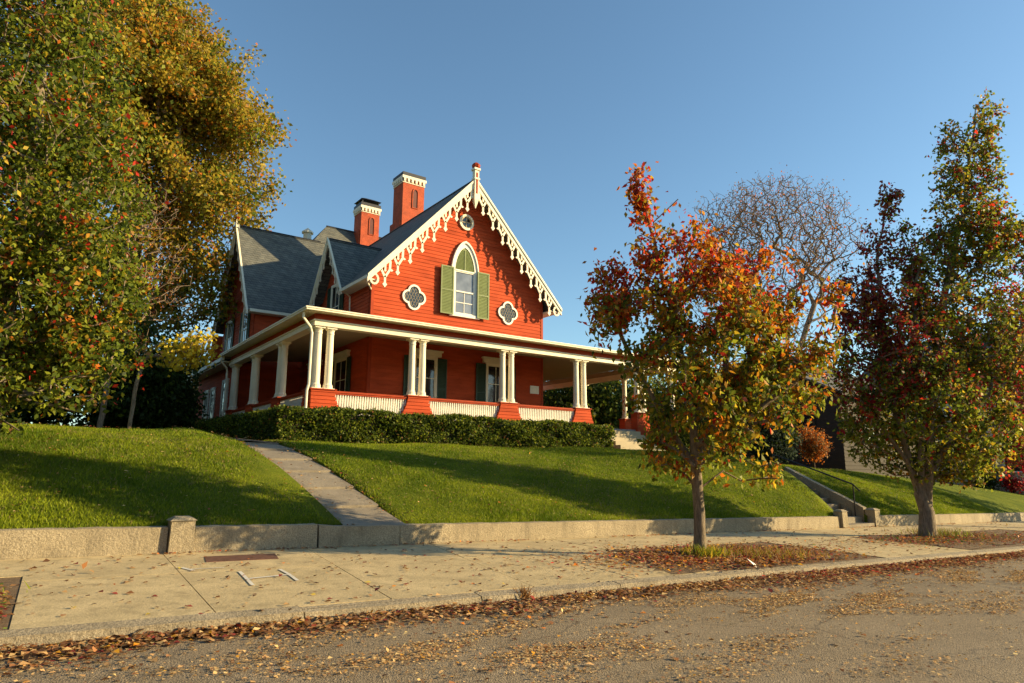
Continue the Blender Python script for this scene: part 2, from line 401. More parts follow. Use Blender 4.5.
# ------------------------------------------------------------------ retaining walls, posts, stairs
def wallrun(x0, x1, label, top=None, blocks=None):
    blocks = blocks or [x0, x1]; mb = MB()
    for a, b in zip(blocks[:-1], blocks[1:]):
        n = max(2, int((b-a)/.35)); pts = np.linspace(a+.008, b-.008, n+1)
        for p, q in zip(pts[:-1], pts[1:]):
            def zt(v): return float(wall_top(v) if top is None else base(v)+top)+.006*math.sin(v*7+a)
            def f(v): return .01*math.sin(v*5.1)+.008*math.sin(v*13.7)
            zb = float(base(q))-.1
            mb.hexa([(p, WY-.03+f(p), zb), (q, WY-.03+f(q), zb), (q, WY+.24, zb), (p, WY+.24, zb),
                     (p, WY+f(p+2)*.6, zt(p)-.012), (q, WY+f(q+2)*.6, zt(q)-.012), (q, WY+.24, zt(q)), (p, WY+.24, zt(p))])
    tag(mb.build('retaining_wall', M['granite'], None, (x0, WY, float(base(x0)))), label, 'wall', 'granite retaining walls along the sidewalk')
wallrun(-40, -6.845, 'granite retaining wall left of the capped post, under the left lawn', blocks=[-40, -30, -20, -12.5, -6.845])
wallrun(-6.415, -4.18, 'short mottled granite retaining wall between the low capped post and the front path')
wallrun(-4.16, 15.02, 'long granite retaining wall below the middle lawn, from the path foot to the stair post', blocks=[-4.16, -2.4, 7.3, 15.02])
wallrun(17.80, 60, 'granite retaining wall right of the stairs, running behind the forked street tree', blocks=[17.8, 24, 31, 40, 60])
def post(x, w, h, label, grp='stone posts of the retaining wall'):
    mb = MB(); z = float(base(x))-.05; y0 = WY-.12; y1 = y0+w; x0, x1 = x-w/2, x+w/2; b = .025
    mb.hexa([(x0, y0, z), (x1, y0, z), (x1, y1, z), (x0, y1, z), (x0+b, y0+b, z+h-.07), (x1-b, y0+b, z+h-.07), (x1-b, y1-b, z+h-.07), (x0+b, y1-b, z+h-.07)])
    t = w*.28
    mb.hexa([(x0-.005, y0-.005, z+h-.07), (x1+.005, y0-.005, z+h-.07), (x1+.005, y1+.005, z+h-.07), (x0-.005, y1+.005, z+h-.07), (x-t, y0+t, z+h), (x+t, y0+t, z+h), (x+t, y1-t, z+h), (x-t, y1-t, z+h)])
    tag(mb.build('stone_post', M['granite'], None, (x, (y0+y1)/2, z)), label, 'post', grp)
post(-6.63, .43, .82, 'squat granite post with pyramid cap between two wall runs, in front of the left lawn')
post(15.23, .38, .84, 'pale granite post with pointed cap at the left foot of the stairs')
post(17.58, .42, .88, 'granite post with pointed cap at the right foot of the stairs, beside the forked tree')
# stairs
st = empty('front_stairs', (16.37, WY, float(base(16.4))+.12), 'concrete lawn stairs climbing between the two pointed posts', 'stairs')
mb = MB(); ns = 8
for i in range(ns):
    ya = WY-.08+i*.42; zb = float(base(16.4))+.1; zt = zb+.17+(i)*.215
    mb.box((SX0+.01, ya, zb-.3), (SX1-.01, ya+.43 if i < ns-1 else -8.9, min(zt, 1.31)))
mb.build('steps', M['path'], st)
for sx0, sx1, ztop, off in ((SX1, SX1+.26, 1.55, .16), (SX0-.22, SX0, 1.3, .0)):
    mb = MB(); y0, y1 = WY+.3, -9.1; z0 = .02+off; z1 = ztop+off
    mb.hexa([(sx0, y0, -.9), (sx1, y0, -.9), (sx1, y1, -.6), (sx0, y1, -.6), (sx0, y0, z0), (sx1, y0, z0), (sx1, y1, z1), (sx0, y1, z1)])
    mb.build('cheek_wall', M['granite'], st)
hr = empty('handrail', (17.0, -12.2, -.4), 'thin black iron handrail sloping up the lawn stairs', 'handrail')
mb = MB(); mb.tube([(17.1, -12.1, -.5), (17.1, -12.1, 1.05)], .028); mb.build('post', M['black'], hr)
mb = MB(); mb.tube([(17.1, -9.0, 1.2), (17.1, -9.0, 2.12)], .028); mb.build('post', M['black'], hr)
mb = MB(); mb.tube([(17.1, -12.35, .8), (17.1, -12.1, 1.05), (17.1, -9.0, 2.15), (17.1, -8.7, 2.2)], .03); mb.build('rail', M['black'], hr)
# walk from the stairs to the porch
mb = MB(); y = -8.9
while y < -2.2:
    z0, z1 = float(hz(16.3, y))-.01, float(hz(16.3, y+1.2))-.01
    mb.hexa([(15.6, y, z0-.1), (17.1, y, z0-.1), (17.1, y+1.18, z1-.1), (15.6, y+1.18, z1-.1), (15.6, y, z0+.02), (17.1, y, z0+.02), (17.1, y+1.18, z1+.02), (15.6, y+1.18, z1+.02)]); y += 1.2
tag(mb.build('walkway', M['path']), kind='structure')
# tree pits / verge soil
def patch(name, cx, cy, rx, ry, mat, dz=.006, n=90):
    mb = MB(); c = []
    for i in range(n):
        a = 2*math.pi*i/n; e = 1+.12*math.sin(a*3+cx)+.08*math.sin(a*7)+.05*math.sin(a*13)+.04*math.sin(a*29+1)+.03*math.sin(a*41)
        x = cx+rx*e*math.cos(a)/max(abs(math.cos(a)), abs(math.sin(a)), .75)*.85; y = cy+ry*e*math.sin(a)/max(abs(math.cos(a)), abs(math.sin(a)), .75)*.85
        y = max(y, float(yk(x))+.2); c.append((x, y, float(swz(x, y))+dz))
    o = (cx, cy, float(swz(cx, cy))+dz+.02)
    for i in range(n): mb.poly([o, c[i], c[(i+1) % n]])
    return tag(mb.build(name, mat), kind='structure')
patch('soil_patch', 2.6, -16.95, 2.9, 1.35, M['soil'])
patch('soil_patch', 14.6, -16.7, 4.2, 1.7, M['soil'])
patch('soil_patch', -11.1, -17.0, 2.1, 1.3, M['soil'])

# ------------------------------------------------------------------ HOUSE
GZ = 2.35   # grade at the house
H = empty('victorian_house', (9.05, 3.7, GZ), 'red clapboard gothic house with steep gables, white lace bargeboards and a wraparound porch', 'house')
WX0, WX1, FY = 3.8, 14.3, 3.71
RC, RZ, RS, EZ, EX = 9.16, 16.95, 1.077, 10.53, 3.2   # ridge centre x, ridge z, slope, eave z
def siding(tb, outline, z0, z1, h=.19):
    z = z0
    while z < z1-.02:
        zt = min(z+h, z1); a0, a1 = outline(z); b0, b1 = outline(zt)
        if a1-a0 > .05:
            if b1 < b0: b0 = b1 = (b0+b1)/2
            tb.poly([tb.T(a0, .038, z), tb.T(a1, .038, z), tb.T(b1, .012, zt), tb.T(b0, .012, zt)])
            tb.poly([tb.T(a0, .0, z), tb.T(a1, .0, z), tb.T(a1, .038, z), tb.T(a0, .038, z)])
        z = zt
def gabl(c, zr, s, u0, u1):
    return lambda z: (max(u0, c-(zr-z)/s), min(u1, c+(zr-z)/s))
# front gable wall
tb = TB('Y', FY); hw = (WX1-WX0)/2
tb.pr([(WX0, GZ), (WX1, GZ), (WX1, 11.2), (RC, RZ-.15), (WX0, 11.0)], -.25, 0)
siding(tb, gabl(RC, RZ-.1, RS, WX0, WX1), 3.6, RZ-.2); tb.build('wall', M['red'], H)
# left side wall with dormer gable
DC, DZ, DS = 8.35, 13.85, 1.46
tb = TB('X', WX0)
tb.pr([(FY+.25, GZ), (18, GZ), (18, 11.1), (FY+.25, 11.1)], -.25, 0)
siding(tb, lambda z: (FY+.25, 14.2), 3.6, 11.1)
tb.pr([(DC-2.0, 10.9), (DC+2.0, 10.9), (DC, DZ-.15)], -.22, .004); siding(tb, gabl(DC, DZ-.1, DS, DC-2, DC+2), 10.55, DZ-.25)
tb.build('wall', M['red'], H)
# right side and back walls
tb = TB('R', WX1)
tb.pr([(FY+.25, GZ), (26, GZ), (26, 11), (FY+.25, 11)], -.25, 0); siding(tb, lambda z: (FY+.25, 26), 3.6, 10.9); tb.build('wall', M['red'], H)
mb = MB(); mb.box((1.2, 25.75, GZ), (14.28, 26, 11)); mb.build('wall', M['red'], H)
# left wing: gable wall facing left at X=1, front wall at Y=14
WGX, WC, WZR, WS = 1.05, 17.9, 16.9, 1.46
tb = TB('X', WGX)
tb.pr([(14.1, GZ), (21.7, GZ), (21.7, 11.25), (WC, WZR-.2), (14.1, 11.25)], -.25, 0)
siding(tb, gabl(WC, WZR-.15, WS, 14.1, 21.7), 3.6, WZR-.3); tb.build('wall', M['red'], H)
tb = TB('Y', 14.1); tb.b(WGX+.25, WX0, -.25, 0, GZ, 11.1); siding(tb, lambda z: (WGX, WX0), 3.6, 11.1); tb.build('wall', M['red'], H)
# one-storey side extension
tb = TB('X', .15); tb.b(13.7, 23.6, -.25, 0, GZ, 7.4); siding(tb, lambda z: (13.7, 23.6), 3.2, 7.4); tb.build('wall', M['red'], H)
tb = TB('Y', 13.7); tb.b(.4, WX0, -.2, 0, GZ, 7.4); siding(tb, lambda z: (.15, WX0), 3.2, 7.4); tb.build('wall', M['red'], H)
mb = MB(); mb.hexa([(-.6, 13.2, 7.45), (1.5, 13.2, 7.75), (1.5, 24, 7.75), (-.6, 24, 7.45), (-.6, 13.2, 7.6), (1.5, 13.2, 7.95), (1.5, 24, 7.95), (-.6, 24, 7.6)]); mb.build('extension_roof', M['roof'], H)
mb = MB(); mb.box((-.70, 13.2, 7.38), (-.605, 24, 7.58)); mb.box((-.6, 13.3, 7.30), (.1, 23.9, 7.36)); mb.build('extension_eave', M['cream'], H)
# corner boards
for (x, y, a) in ((WX0-.045, FY-.045, 'l'), (WX1-.1, FY-.045, 'r')):
    mb = MB(); mb.box((x, y, 3.6), (x+.15, y+.15, 10.9)); mb.build('corner_board', M['redtrim'], H)
# foundation
mb = MB(); mb.box((WX0-.02, FY-.06, GZ-.4), (WX1+.02, 26.05, 3.5)); mb.box((.1, 13.62, GZ-.4), (3.7, 23.6, 3.15)); mb.build('foundation', M['granite'], H)

# roofs
def slopeslab(mb, pts, t=.14):
    pts = [Vector(p) for p in pts]; n = (pts[1]-pts[0]).cross(pts[2]-pts[0]).normalized()
    if n.z < 0: n = -n
    mb.prism([p-n*t for p in pts], n*t)
Y0R = FY-.74
def rz(x): return RZ-RS*abs(x-RC)
RX1 = 2*RC-EX
mb = MB()
slopeslab(mb, [(EX, Y0R, rz(EX)), (RC, Y0R, RZ), (RC, 6.3, RZ), (EX, 6.3, rz(EX))])
slopeslab(mb, [(4.0, 6.3, rz(4.0)), (RC, 6.3, RZ), (RC, 10.45, RZ), (4.0, 10.45, rz(4.0))])
slopeslab(mb, [(EX, 10.45, rz(EX)), (RC, 10.45, RZ), (RC, 18, RZ), (EX, 18, rz(EX))])
mb.build('roof', M['roof'], H)
mb = MB(); slopeslab(mb, [(RC, Y0R, RZ), (RX1, Y0R, rz(RX1)), (RX1, 22, rz(RX1)), (RC, 22, RZ)]); mb.build('roof', M['roof'], H)
# dormer roof
def dz_(y): return DZ-DS*abs(y-DC)
mb = MB(); DX0 = WX0-.62; xr = RC-(RZ-DZ)/RS
for sy in (-1, 1):
    ye = DC+sy*2.3; xe = RC-(RZ-dz_(ye))/RS+.3
    slopeslab(mb, [(DX0, DC, DZ), (DX0, ye, dz_(ye)), (xe, ye, dz_(ye)), (xr+.3, DC, DZ)], .12)
mb.build('dormer_roof', M['roof'], H)
# wing roof
mb = MB(); WRX0 = .5
for sy in (-1, 1):
    ye = WC+sy*4.35; ze = WZR-WS*4.35
    slopeslab(mb, [(WRX0, WC, WZR), (WRX0, ye, ze), (8.5, ye, ze), (8.5, WC, WZR)], .13)
mb.build('wing_roof', M['roof'], H)
# taller rear hip roof
mb = MB(); RB, RY = 18.58, 19.05
slopeslab(mb, [(5.5, WC+.002, WZR), (6.75, RY, RB), (13.0, RY, RB), (13.0, WC+.002, WZR)], .12)
slopeslab(mb, [(5.5, 2*RY-WC, WZR), (6.75, RY, RB), (13.0, RY, RB), (13.0, 2*RY-WC, WZR)], .12)
slopeslab(mb, [(6.75, RY, RB), (5.5, WC, WZR), (5.5, 2*RY-WC, WZR)], .12)
slopeslab(mb, [(8.4, WC+.004, WZR), (8.4, 13.6, WZR-WS*4.3), (13.0, 13.6, WZR-WS*4.3), (13.0, WC+.004, WZR)], .12)
mb.build('rear_roof', M['roof'], H)
# ridge caps and light rake trim
mb = MB(); mb.tube([(WRX0, WC, WZR+.02), (6.0, WC, WZR+.02)], .06, 6); mb.tube([(DX0, DC, DZ+.02), (xr, DC, DZ+.02)], .05, 6)
mb.tube([(RC, Y0R, RZ+.02), (RC, 18, RZ+.02)], .06, 6); mb.tube([(6.75, RY, RB+.02), (13.0, RY, RB+.02)], .06, 6)
mb.build('ridge_cap', M['dkmetal'], H)

# bargeboards (front): board and pendants per rake
def bargeboard(axis, plane, c, zr, s, half, depth, n, psc, w=(0, .09)):
    for sg in (-1, 1):
        tb = TB(axis, plane)
        def zz(u): return zr-s*abs(u-c)
        ue = c+sg*half
        tb.pr([(c, zr-.02), (ue, zz(ue)-.02), (ue, zz(ue)-depth*.75), (c, zr-depth)], w[0], w[1])
        tb.pr([(c, zr+.05), (ue, zz(ue)+.05), (ue, zz(ue)-.10), (c, zr-.10)], w[1], w[1]+.05)   # crown moulding
        bo = tb.build('bargeboard', M['cream'], H)
        tb = None
        def bar(p, q, t=.055*psc):
            t *= 1.25
            (u0, z0), (u1, z1) = p, q; L = math.hypot(u1-u0, z1-z0); nx, nz = -(z1-z0)/L*t/2, (u1-u0)/L*t/2
            tb.pr([(u0+nx, z0+nz), (u1+nx, z1+nz), (u1-nx, z1-nz), (u0-nx, z0-nz)], w[0]+.02, w[1]-.02)
        def dia(u, z, a, b):
            tb.pr([(u-a, z), (u, z-b), (u+a, z), (u, z+b)], w[0]+.015, w[1]-.015)
        for i in range(n):
            tb = TB(axis, plane)
            u = c+sg*(.5+i*(half-.5-.75*psc)/(n-1))
            zb = zz(u)-depth+.06; P = psc
            hw_ = .21*P
            zl, zr_ = zz(u-hw_)-depth+.08, zz(u+hw_)-depth+.08
            zt = zb-.74*P
            pl = [(u-hw_, zl), (u-hw_*.95, zb-.12*P), (u-hw_*.45, zb-.30*P), (u, zb-.46*P)]
            pr = [(u+hw_, zr_), (u+hw_*.95, zb-.12*P), (u+hw_*.45, zb-.30*P), (u, zb-.46*P)]
            for q in (pl, pr):
                for k in range(3): bar(q[k], q[k+1], .075*P)
            bar((u, zb-.44*P), (u, zt), .07*P)
            bar((u, zb+.05), (u, zb-.16*P), .06*P); dia(u, zb-.18*P, .055*P, .06*P)
            dia(u, zt-.02*P, .10*P, .13*P); dia(u-hw_*1.3, zb-.14*P, .075*P, .055*P); dia(u+hw_*1.3, zb-.14*P, .075*P, .055*P)
            tb.build('pendant', M['cream'], bo)
        # end loop
        u = ue-sg*.30*psc; zc = zz(u)-depth-.08; tb = TB(axis, plane)
        for k in range(14):
            a0, a1 = 2*math.pi*k/14, 2*math.pi*(k+1)/14
            bar((u+.16*psc*math.cos(a0), zc+.2*psc*math.sin(a0)), (u+.16*psc*math.cos(a1), zc+.2*psc*math.sin(a1)), .07*psc)
        tb.build('pendant', M['cream'], bo)
bargeboard('Y', Y0R+.02, RC, RZ+.02, RS, RC-EX, .44, 8, 1.2)
bargeboard('X', DX0+.02, DC, DZ+.02, DS, 2.3, .34, 4, .72)
bargeboard('X', WRX0+.02, WC, WZR+.02, WS, 4.35, .40, 7, .95)
# finials
fi = MB(); fx, fy = RC, Y0R-.05
fi.box((fx-.13, fy-.12, 15.75), (fx+.13, fy+.14, 17.45)); fi.box((fx-.17, fy-.16, 16.9), (fx+.17, fy+.18, 17.0))
fi.hexa([(fx-.02, fy-.01, 15.3), (fx+.02, fy-.01, 15.3), (fx+.02, fy+.03, 15.3), (fx-.02, fy+.03, 15.3), (fx-.13, fy-.12, 15.75), (fx+.13, fy-.12, 15.75), (fx+.13, fy+.14, 15.75), (fx-.13, fy+.14, 15.75)])
fi.box((fx-.19, fy-.18, 17.45), (fx+.19, fy+.2, 17.56)); fo = fi.build('finial', M['cream'], H)
mb = MB(); mb.lathe((fx, fy, 17.56), [(.13, 0), (.22, .08), (.24, .2), (.15, .3), (.05, .36)], 8); mb.box((fx-.05, fy-.135, 16.1), (fx+.05, fy-.12, 17.3)); mb.build('finial_cap', M['redtrim'], fo)
mb = MB(); mb.box((WRX0-.12, WC-.13, 16.4), (WRX0+.12, WC+.13, 17.25)); fo = mb.build('finial', M['cream'], H)
mb = MB(); mb.lathe((WRX0, WC, 17.25), [(.15, 0), (.2, .08), (.12, .2), (.03, .26)], 8); mb.build('finial_cap', M['redtrim'], fo)
# eave fascia (side eaves)
mb = MB()
for (x0, ya, yb) in ((EX, Y0R, 6.3), (EX, 10.45, 13.4)):
    mb = MB(); mb.box((x0-.05, ya, EZ-.14), (x0+.03, yb, EZ+.02)); mb.box((x0+.025, ya+.02, EZ-.16), (WX0-.04, yb, EZ-.11)); mb.build('fascia', M['cream'], H)
mb = MB()
mb.box((RX1-.03, Y0R, EZ-.14), (RX1+.05, 22, EZ+.02)); mb.box((WX1+.04, Y0R+.02, EZ-.16), (RX1-.03, 22, EZ-.11))
mb.build('fascia', M['cream'], H); mb = MB(); mb.box((WRX0+.1, WC-4.42, 10.42), (3.2, WC-4.34, 10.58)); mb.box((WRX0+.1, WC-4.34, 10.40), (3.2, 14.05, 10.45))
mb.build('fascia', M['cream'], H)

# windows ------------------------------------------------
def panesash(tb, u0, u1, z0, z1, cols, rows, w=.055, t=.05):
    tb.b(u0, u0+t, w-.03, w, z0, z1); tb.b(u1-t, u1, w-.03, w, z0, z1); tb.b(u0+t, u1-t, w-.03, w, z0, z0+t); tb.b(u0+t, u1-t, w-.03, w, z1-t, z1)
    for i in range(1, rows): z = z0+(z1-z0)*i/rows; tb.b(u0+t, u1-t, w-.028, w-.003, z-.02, z+.02)
    for i in range(1, cols): u = u0+(u1-u0)*i/cols; tb.b(u-.015, u+.015, w-.026, w-.006, z0+t, z1-t)
def shutter(axis, plane, u0, u1, z0, z1, mat, w=.06):
    tb = TB(axis, plane); tb.b(u0, u1, w, w+.025, z0, z1); t = .07
    tb.b(u0, u0+t, w+.025, w+.055, z0, z1); tb.b(u1-t, u1, w+.025, w+.055, z0, z1)
    zm = (z0+z1)/2
    for a in (z0, zm-t/2, z1-t): tb.b(u0+t, u1-t, w+.025, w+.055, a, a+t)
    for a, b in ((z0+t, zm-t/2), (zm+t/2, z1-t)):
        n = int((b-a)/.075)
        for i in range(n):
            z = a+(i+.5)*(b-a)/n
            tb.hexa([tb.T(*p) for p in ((u0+t, w+.02, z+.012), (u1-t, w+.02, z+.012), (u1-t, w+.045, z-.028), (u0+t, w+.045, z-.028), (u0+t, w+.026, z+.024), (u1-t, w+.026, z+.024), (u1-t, w+.051, z-.016), (u0+t, w+.051, z-.016))])
    return tb
def window(axis, plane, u0, u1, z0, z1, cols=2, rows=2, lintel=True, shut=None, mat=None, frame=None, name='window', gl='glass'):
    tb = TB(axis, plane); f = .11
    tb.b(u0-f, u0, .0, .10, z0, z1); tb.b(u1, u1+f, .0, .10, z0, z1); tb.b(u0-f, u1+f, 0, .10, z1, z1+f); tb.b(u0-f-.04, u1+f+.04, 0, .14, z0-.09, z0)
    wo_ = tb.build(name, frame or M['cream'], H)
    if lintel:
        tb = TB(axis, plane); tb.b(u0-.3, u1+.3, .0, .17, z1+f+.003, z1+f+.22); tb.b(u0-.36, u1+.36, .0, .24, z1+f+.225, z1+f+.31); tb.build('lintel', frame or M['cream'], wo_)
    tb = TB(axis, plane); panesash(tb, u0, u1, z0, z1, cols, rows, .08); tb.build('sash', frame or M['cream'], wo_)
    tb = TB(axis, plane); tb.b(u0, u1, .03, .052, z0, z1); tb.build('pane', M[gl], wo_)
    if shut:
        w, mt = shut
        for a, b in ((u0-f-w, u0-f-.01), (u1+f+.01, u1+f+w)): shutter(axis, plane, a, b, z0-.05, z1+.05, mt).build('shutter', mt, wo_)
    return wo_
# gothic window in the gable
c0, c1, zs, zb = 8.40, 9.62, 11.88, 9.55; cc = (c0+c1)/2
def arch(c, hw_, zs, rise, n=9):
    pts = []
    for i in range(n):    # right side up to apex
        t = i/(n-1); pts.append((c+hw_*math.cos(t*math.pi/2)**.85 if t < 1 else c, zs+rise*math.sin(t*math.pi/2)**1.0*(.35*t+.65)))
    L = [(2*c-u, z) for u, z in reversed(pts[:-1])]
    return pts+L
tb = TB('Y', FY)
inn = [(c1, zb)]+arch(cc, (c1-c0)/2, zs, 1.35)+[(c0, zb)]
out = [(c1+.24, zb-.001)]+arch(cc, (c1-c0)/2+.24, zs, 1.72)+[(c0-.24, zb-.001)]
o2 = [(c1+.17, zb+.001)]+arch(cc, (c1-c0)/2+.17, zs, 1.60)+[(c0-.17, zb+.001)]
for i in range(len(inn)-1):
    q = [out[i], out[i+1], inn[i+1], inn[i]]; tb.hexa([tb.T(u, .0, z) for u, z in q]+[tb.T(u, .1, z) for u, z in q])
    if 0 < i < len(inn)-2:
        q = [out[i], out[i+1], o2[i+1], o2[i]]; tb.hexa([tb.T(u, .1, z) for u, z in q]+[tb.T(u, .17, z) for u, z in q])
tb.b(c0-.3, c1+.3, 0, .17, zb-.16, zb-.003)
gw = tb.build('gothic_window', M['white'], H)
tb = TB('Y', FY); panesash(tb, c0, c1, zb, zs, 1, 1, .085, .06); tb.b(c0+.06, c1-.06, .055, .095, 10.73, 10.80); panesash(tb, c0+.06, c1-.06, zb+.06, 10.73, 2, 2, .07, .012); tb.b(c0, c1, .05, .12, zs, zs+.07); tb.build('sash', M['white'], gw)
tb = TB('Y', FY); tb.b(c0, c1, .02, .04, zb, zs); tb.build('pane', M['glass2'], gw)
tb = TB('Y', FY); ar = arch(cc, (c1-c0)/2-.003, zs+.07, 1.27); tb.pr(ar, .03, .06)
for i in range(17):
    z = zs+.1+i*.068; hw_ = np.interp(z, [p[1] for p in ar[:9]], [p[0]-cc for p in ar[:9]])-.05
    if hw_ > .05: tb.hexa([tb.T(*p) for p in ((cc-hw_, .058, z), (cc+hw_, .058, z), (cc+hw_, .085, z-.03), (cc-hw_, .085, z-.03), (cc-hw_, .06, z+.02), (cc+hw_, .06, z+.02), (cc+hw_, .09, z-.015), (cc-hw_, .09, z-.015))])
tb.b(cc-.03, cc+.03, .06, .1, zs+.07, zs+1.2); tb.build('louvre', M['green'], gw)
shutter('Y', FY, c0-.24-.66, c0-.13, zb-.12, zs+.12, M['green'], .175).build('shutter', M['green'], gw)
shutter('Y', FY, c1+.13, c1+.24+.64, zb-.12, zs+.12, M['green'], .175).build('shutter', M['green'], gw)
# quatrefoils
def quat(cx_, cz, R=.36, O=.30, grow=0.0, n=64):
    o = []
    for i in range(n):
        a = 2*math.pi*i/n; ph = (a+math.pi/4) % (math.pi/2)-math.pi/4
        r = O*math.cos(ph)+math.sqrt(max((R+grow)**2-(O*math.sin(ph))**2, 0)); o.append((cx_+r*math.cos(a), cz+r*math.sin(a)))
    return o
for qx in (6.05, 11.85):
    qz = 10.03; tb = TB('Y', FY); tb.ring(quat(qx, qz, grow=.0), quat(qx, qz, grow=-.10), .0, .11); qo = tb.build('quatrefoil_window', M['white'], H)
    tb = TB('Y', FY); tb.pr(quat(qx, qz, grow=-.08), .042, .05); tb.build('pane', M['glass'], qo)
    tb = TB('Y', FY)
    inn = quat(qx, qz, grow=-.11)
    for k in range(-4, 5):
        for sg in (-1, 1):
            pts = []
            for t in np.linspace(-.8, .8, 81):
                u = qx+k*.16+t*.5; z = qz+sg*t; a = math.atan2(z-qz, u-qx); i = int((a % (2*math.pi))/(2*math.pi)*64) % 64
                if math.hypot(u-qx, z-qz) < math.hypot(inn[i][0]-qx, inn[i][1]-qz): pts.append((u, z))
            if len(pts) > 3:
                p, q = pts[0], pts[-1]; tb.hexa([tb.T(*v) for v in ((p[0]-.011, .05, p[1]), (p[0]+.011, .05, p[1]), (p[0]+.011, .062, p[1]), (p[0]-.011, .062, p[1]), (q[0]-.011, .05, q[1]), (q[0]+.011, .05, q[1]), (q[0]+.011, .062, q[1]), (q[0]-.011, .062, q[1]))])
    tb.build('leading', M['granite'], qo)
# round window
tb = TB('Y', FY); cir = lambda r: [(9.06+r*math.cos(2*math.pi*i/32), 14.69+r*math.sin(2*math.pi*i/32)) for i in range(32)]
tb.ring(cir(.45), cir(.33), .0, .12); ro = tb.build('round_window', M['cream'], H)
tb = TB('Y', FY); tb.ring(cir(.33), cir(.27), .0, .07); tb.b(9.04, 9.08, .04, .06, 14.4, 14.98); tb.b(8.78, 9.34, .04, .062, 14.67, 14.71); tb.build('sash', M['ceil'], ro)
tb = TB('Y', FY); tb.pr(cir(.27), .02, .04); tb.build('pane', M['glass'], ro)
# porch windows and doors
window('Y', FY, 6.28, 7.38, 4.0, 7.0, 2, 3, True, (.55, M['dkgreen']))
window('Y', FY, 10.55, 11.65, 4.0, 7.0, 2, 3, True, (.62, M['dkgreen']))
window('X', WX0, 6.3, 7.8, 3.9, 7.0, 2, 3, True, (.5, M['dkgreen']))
window('X', WX0, 10.2, 11.6, 3.75, 7.0, 1, 1, True, None, name='side_door')
window('X', .15, 15.0, 16.2, 4.0, 6.5, 2, 2, False)
window('X', .15, 18.2, 19.2, 4.2, 6.3, 2, 2, False)
window('X', .15, 20.0, 21.0, 4.2, 6.3, 2, 2, False)
window('X', WGX, 15.4, 16.4, 8.6, 10.9, 2, 2, False, (.45, M['dkgreen']))
window('X', WGX, 19.2, 20.2, 8.6, 10.9, 2, 2, False, (.45, M['dkgreen']))
window('X', WX0, 7.8, 8.9, 8.9, 11.3, 2, 2, False, (.5, M['dkgreen']))
# wall plaque
tb = TB('Y', FY); tb.b(13.42, 14.02, .04, .07, 5.68, 6.12); tb.build('plaque', M['white'], H)

# chimneys
def chimney(x0, x1, y0, y1, zb_, zt, hood):
    mb = MB(); zc = zt-.80
    mb.box((x0, y0, zb_), (x1, y1, zc)); mb.box((x0-.12, y0+.1, zb_), (x1+.05, y1+.15, zb_+3.0))
    co = mb.build('chimney', M['rbrick'], H)
    # niche: dark arched recess framed by raised edge
    xc = (x0+x1)/2+.12; tb = TB('Y', y0)
    hw_ = .17; zn0, zn1 = zc-1.6, zc-.6
    def aro(g): return [(xc+hw_+g, zn0-g)]+[(xc+(hw_+g)*math.cos(t), zn1+(hw_+g)*1.6*math.sin(t)) for t in np.linspace(0, math.pi, 9)]+[(xc-hw_-g, zn0-g)]
    tb.ring(aro(.055), aro(0), 0, .05); tb.build('niche_surround', M['rbrick'], co)
    tb = TB('Y', y0); tb.pr(aro(0), 0.0, .006); tb.build('niche', M['dkred'], co)
    mb = MB(); mb.box((x0-.04, y0-.04, zc), (x1+.04, y1+.04, zc+.08)); mb.box((x0-.10, y0-.10, zc+.30), (x1+.10, y1+.10, zc+.48))
    n = 6
    for i in range(n):
        u = x0-.06+(x1-x0+.12)*(i+.5)/n; mb.box((u-.07, y0-.11, zc+.08), (u+.07, y0-.02, zc+.30))
    for i in range(5):
        u = y0-.02+(y1-y0)*(i+.5)/5; mb.box((x0-.11, u-.07, zc+.08), (x0-.02, u+.07, zc+.30))
    mb.build('corbel_band', M['cream'], co)
    mb = MB(); mb.box((x0, y0, zc+.08), (x1, y1, zc+.30)); mb.build('corbel_core', M['rbrick'], co)
    mb = MB(); mb.box((x0-.06, y0-.06, zc+.48), (x1+.06, y1+.06, zc+.74))
    if hood:
        for ux in (x0+.05, x1-.1):
            for uy in (y0+.05, y1-.1): mb.box((ux, uy, zc+.74), (ux+.05, uy+.05, zc+1.0))
        xm, ym = (x0+x1)/2, (y0+y1)/2
        mb.hexa([(x0-.08, y0-.08, zc+1.0), (x1+.08, y0-.08, zc+1.0), (x1+.08, y1+.08, zc+1.0), (x0-.08, y1+.08, zc+1.0), (x0+.35, y0+.3, zc+1.22), (x1-.35, y0+.3, zc+1.22), (x1-.35, y1-.3, zc+1.22), (x0+.35, y1-.3, zc+1.22)])
    mb.build('cap', M['dkmetal'], co)
chimney(9.25, 10.82, 12.0, 13.4, 14.5, 20.9, False)
chimney(8.92, 10.33, 18.0, 19.3, 15.5, 20.7, True)
mb = MB(); mb.lathe((5.9, 20.5, 13.5), [(.3, 0), (.3, 4.75), (.42, 4.77), (.42, 4.87), (.02, 5.2)], 10); mb.build('roof_vent', M['cream'], H)

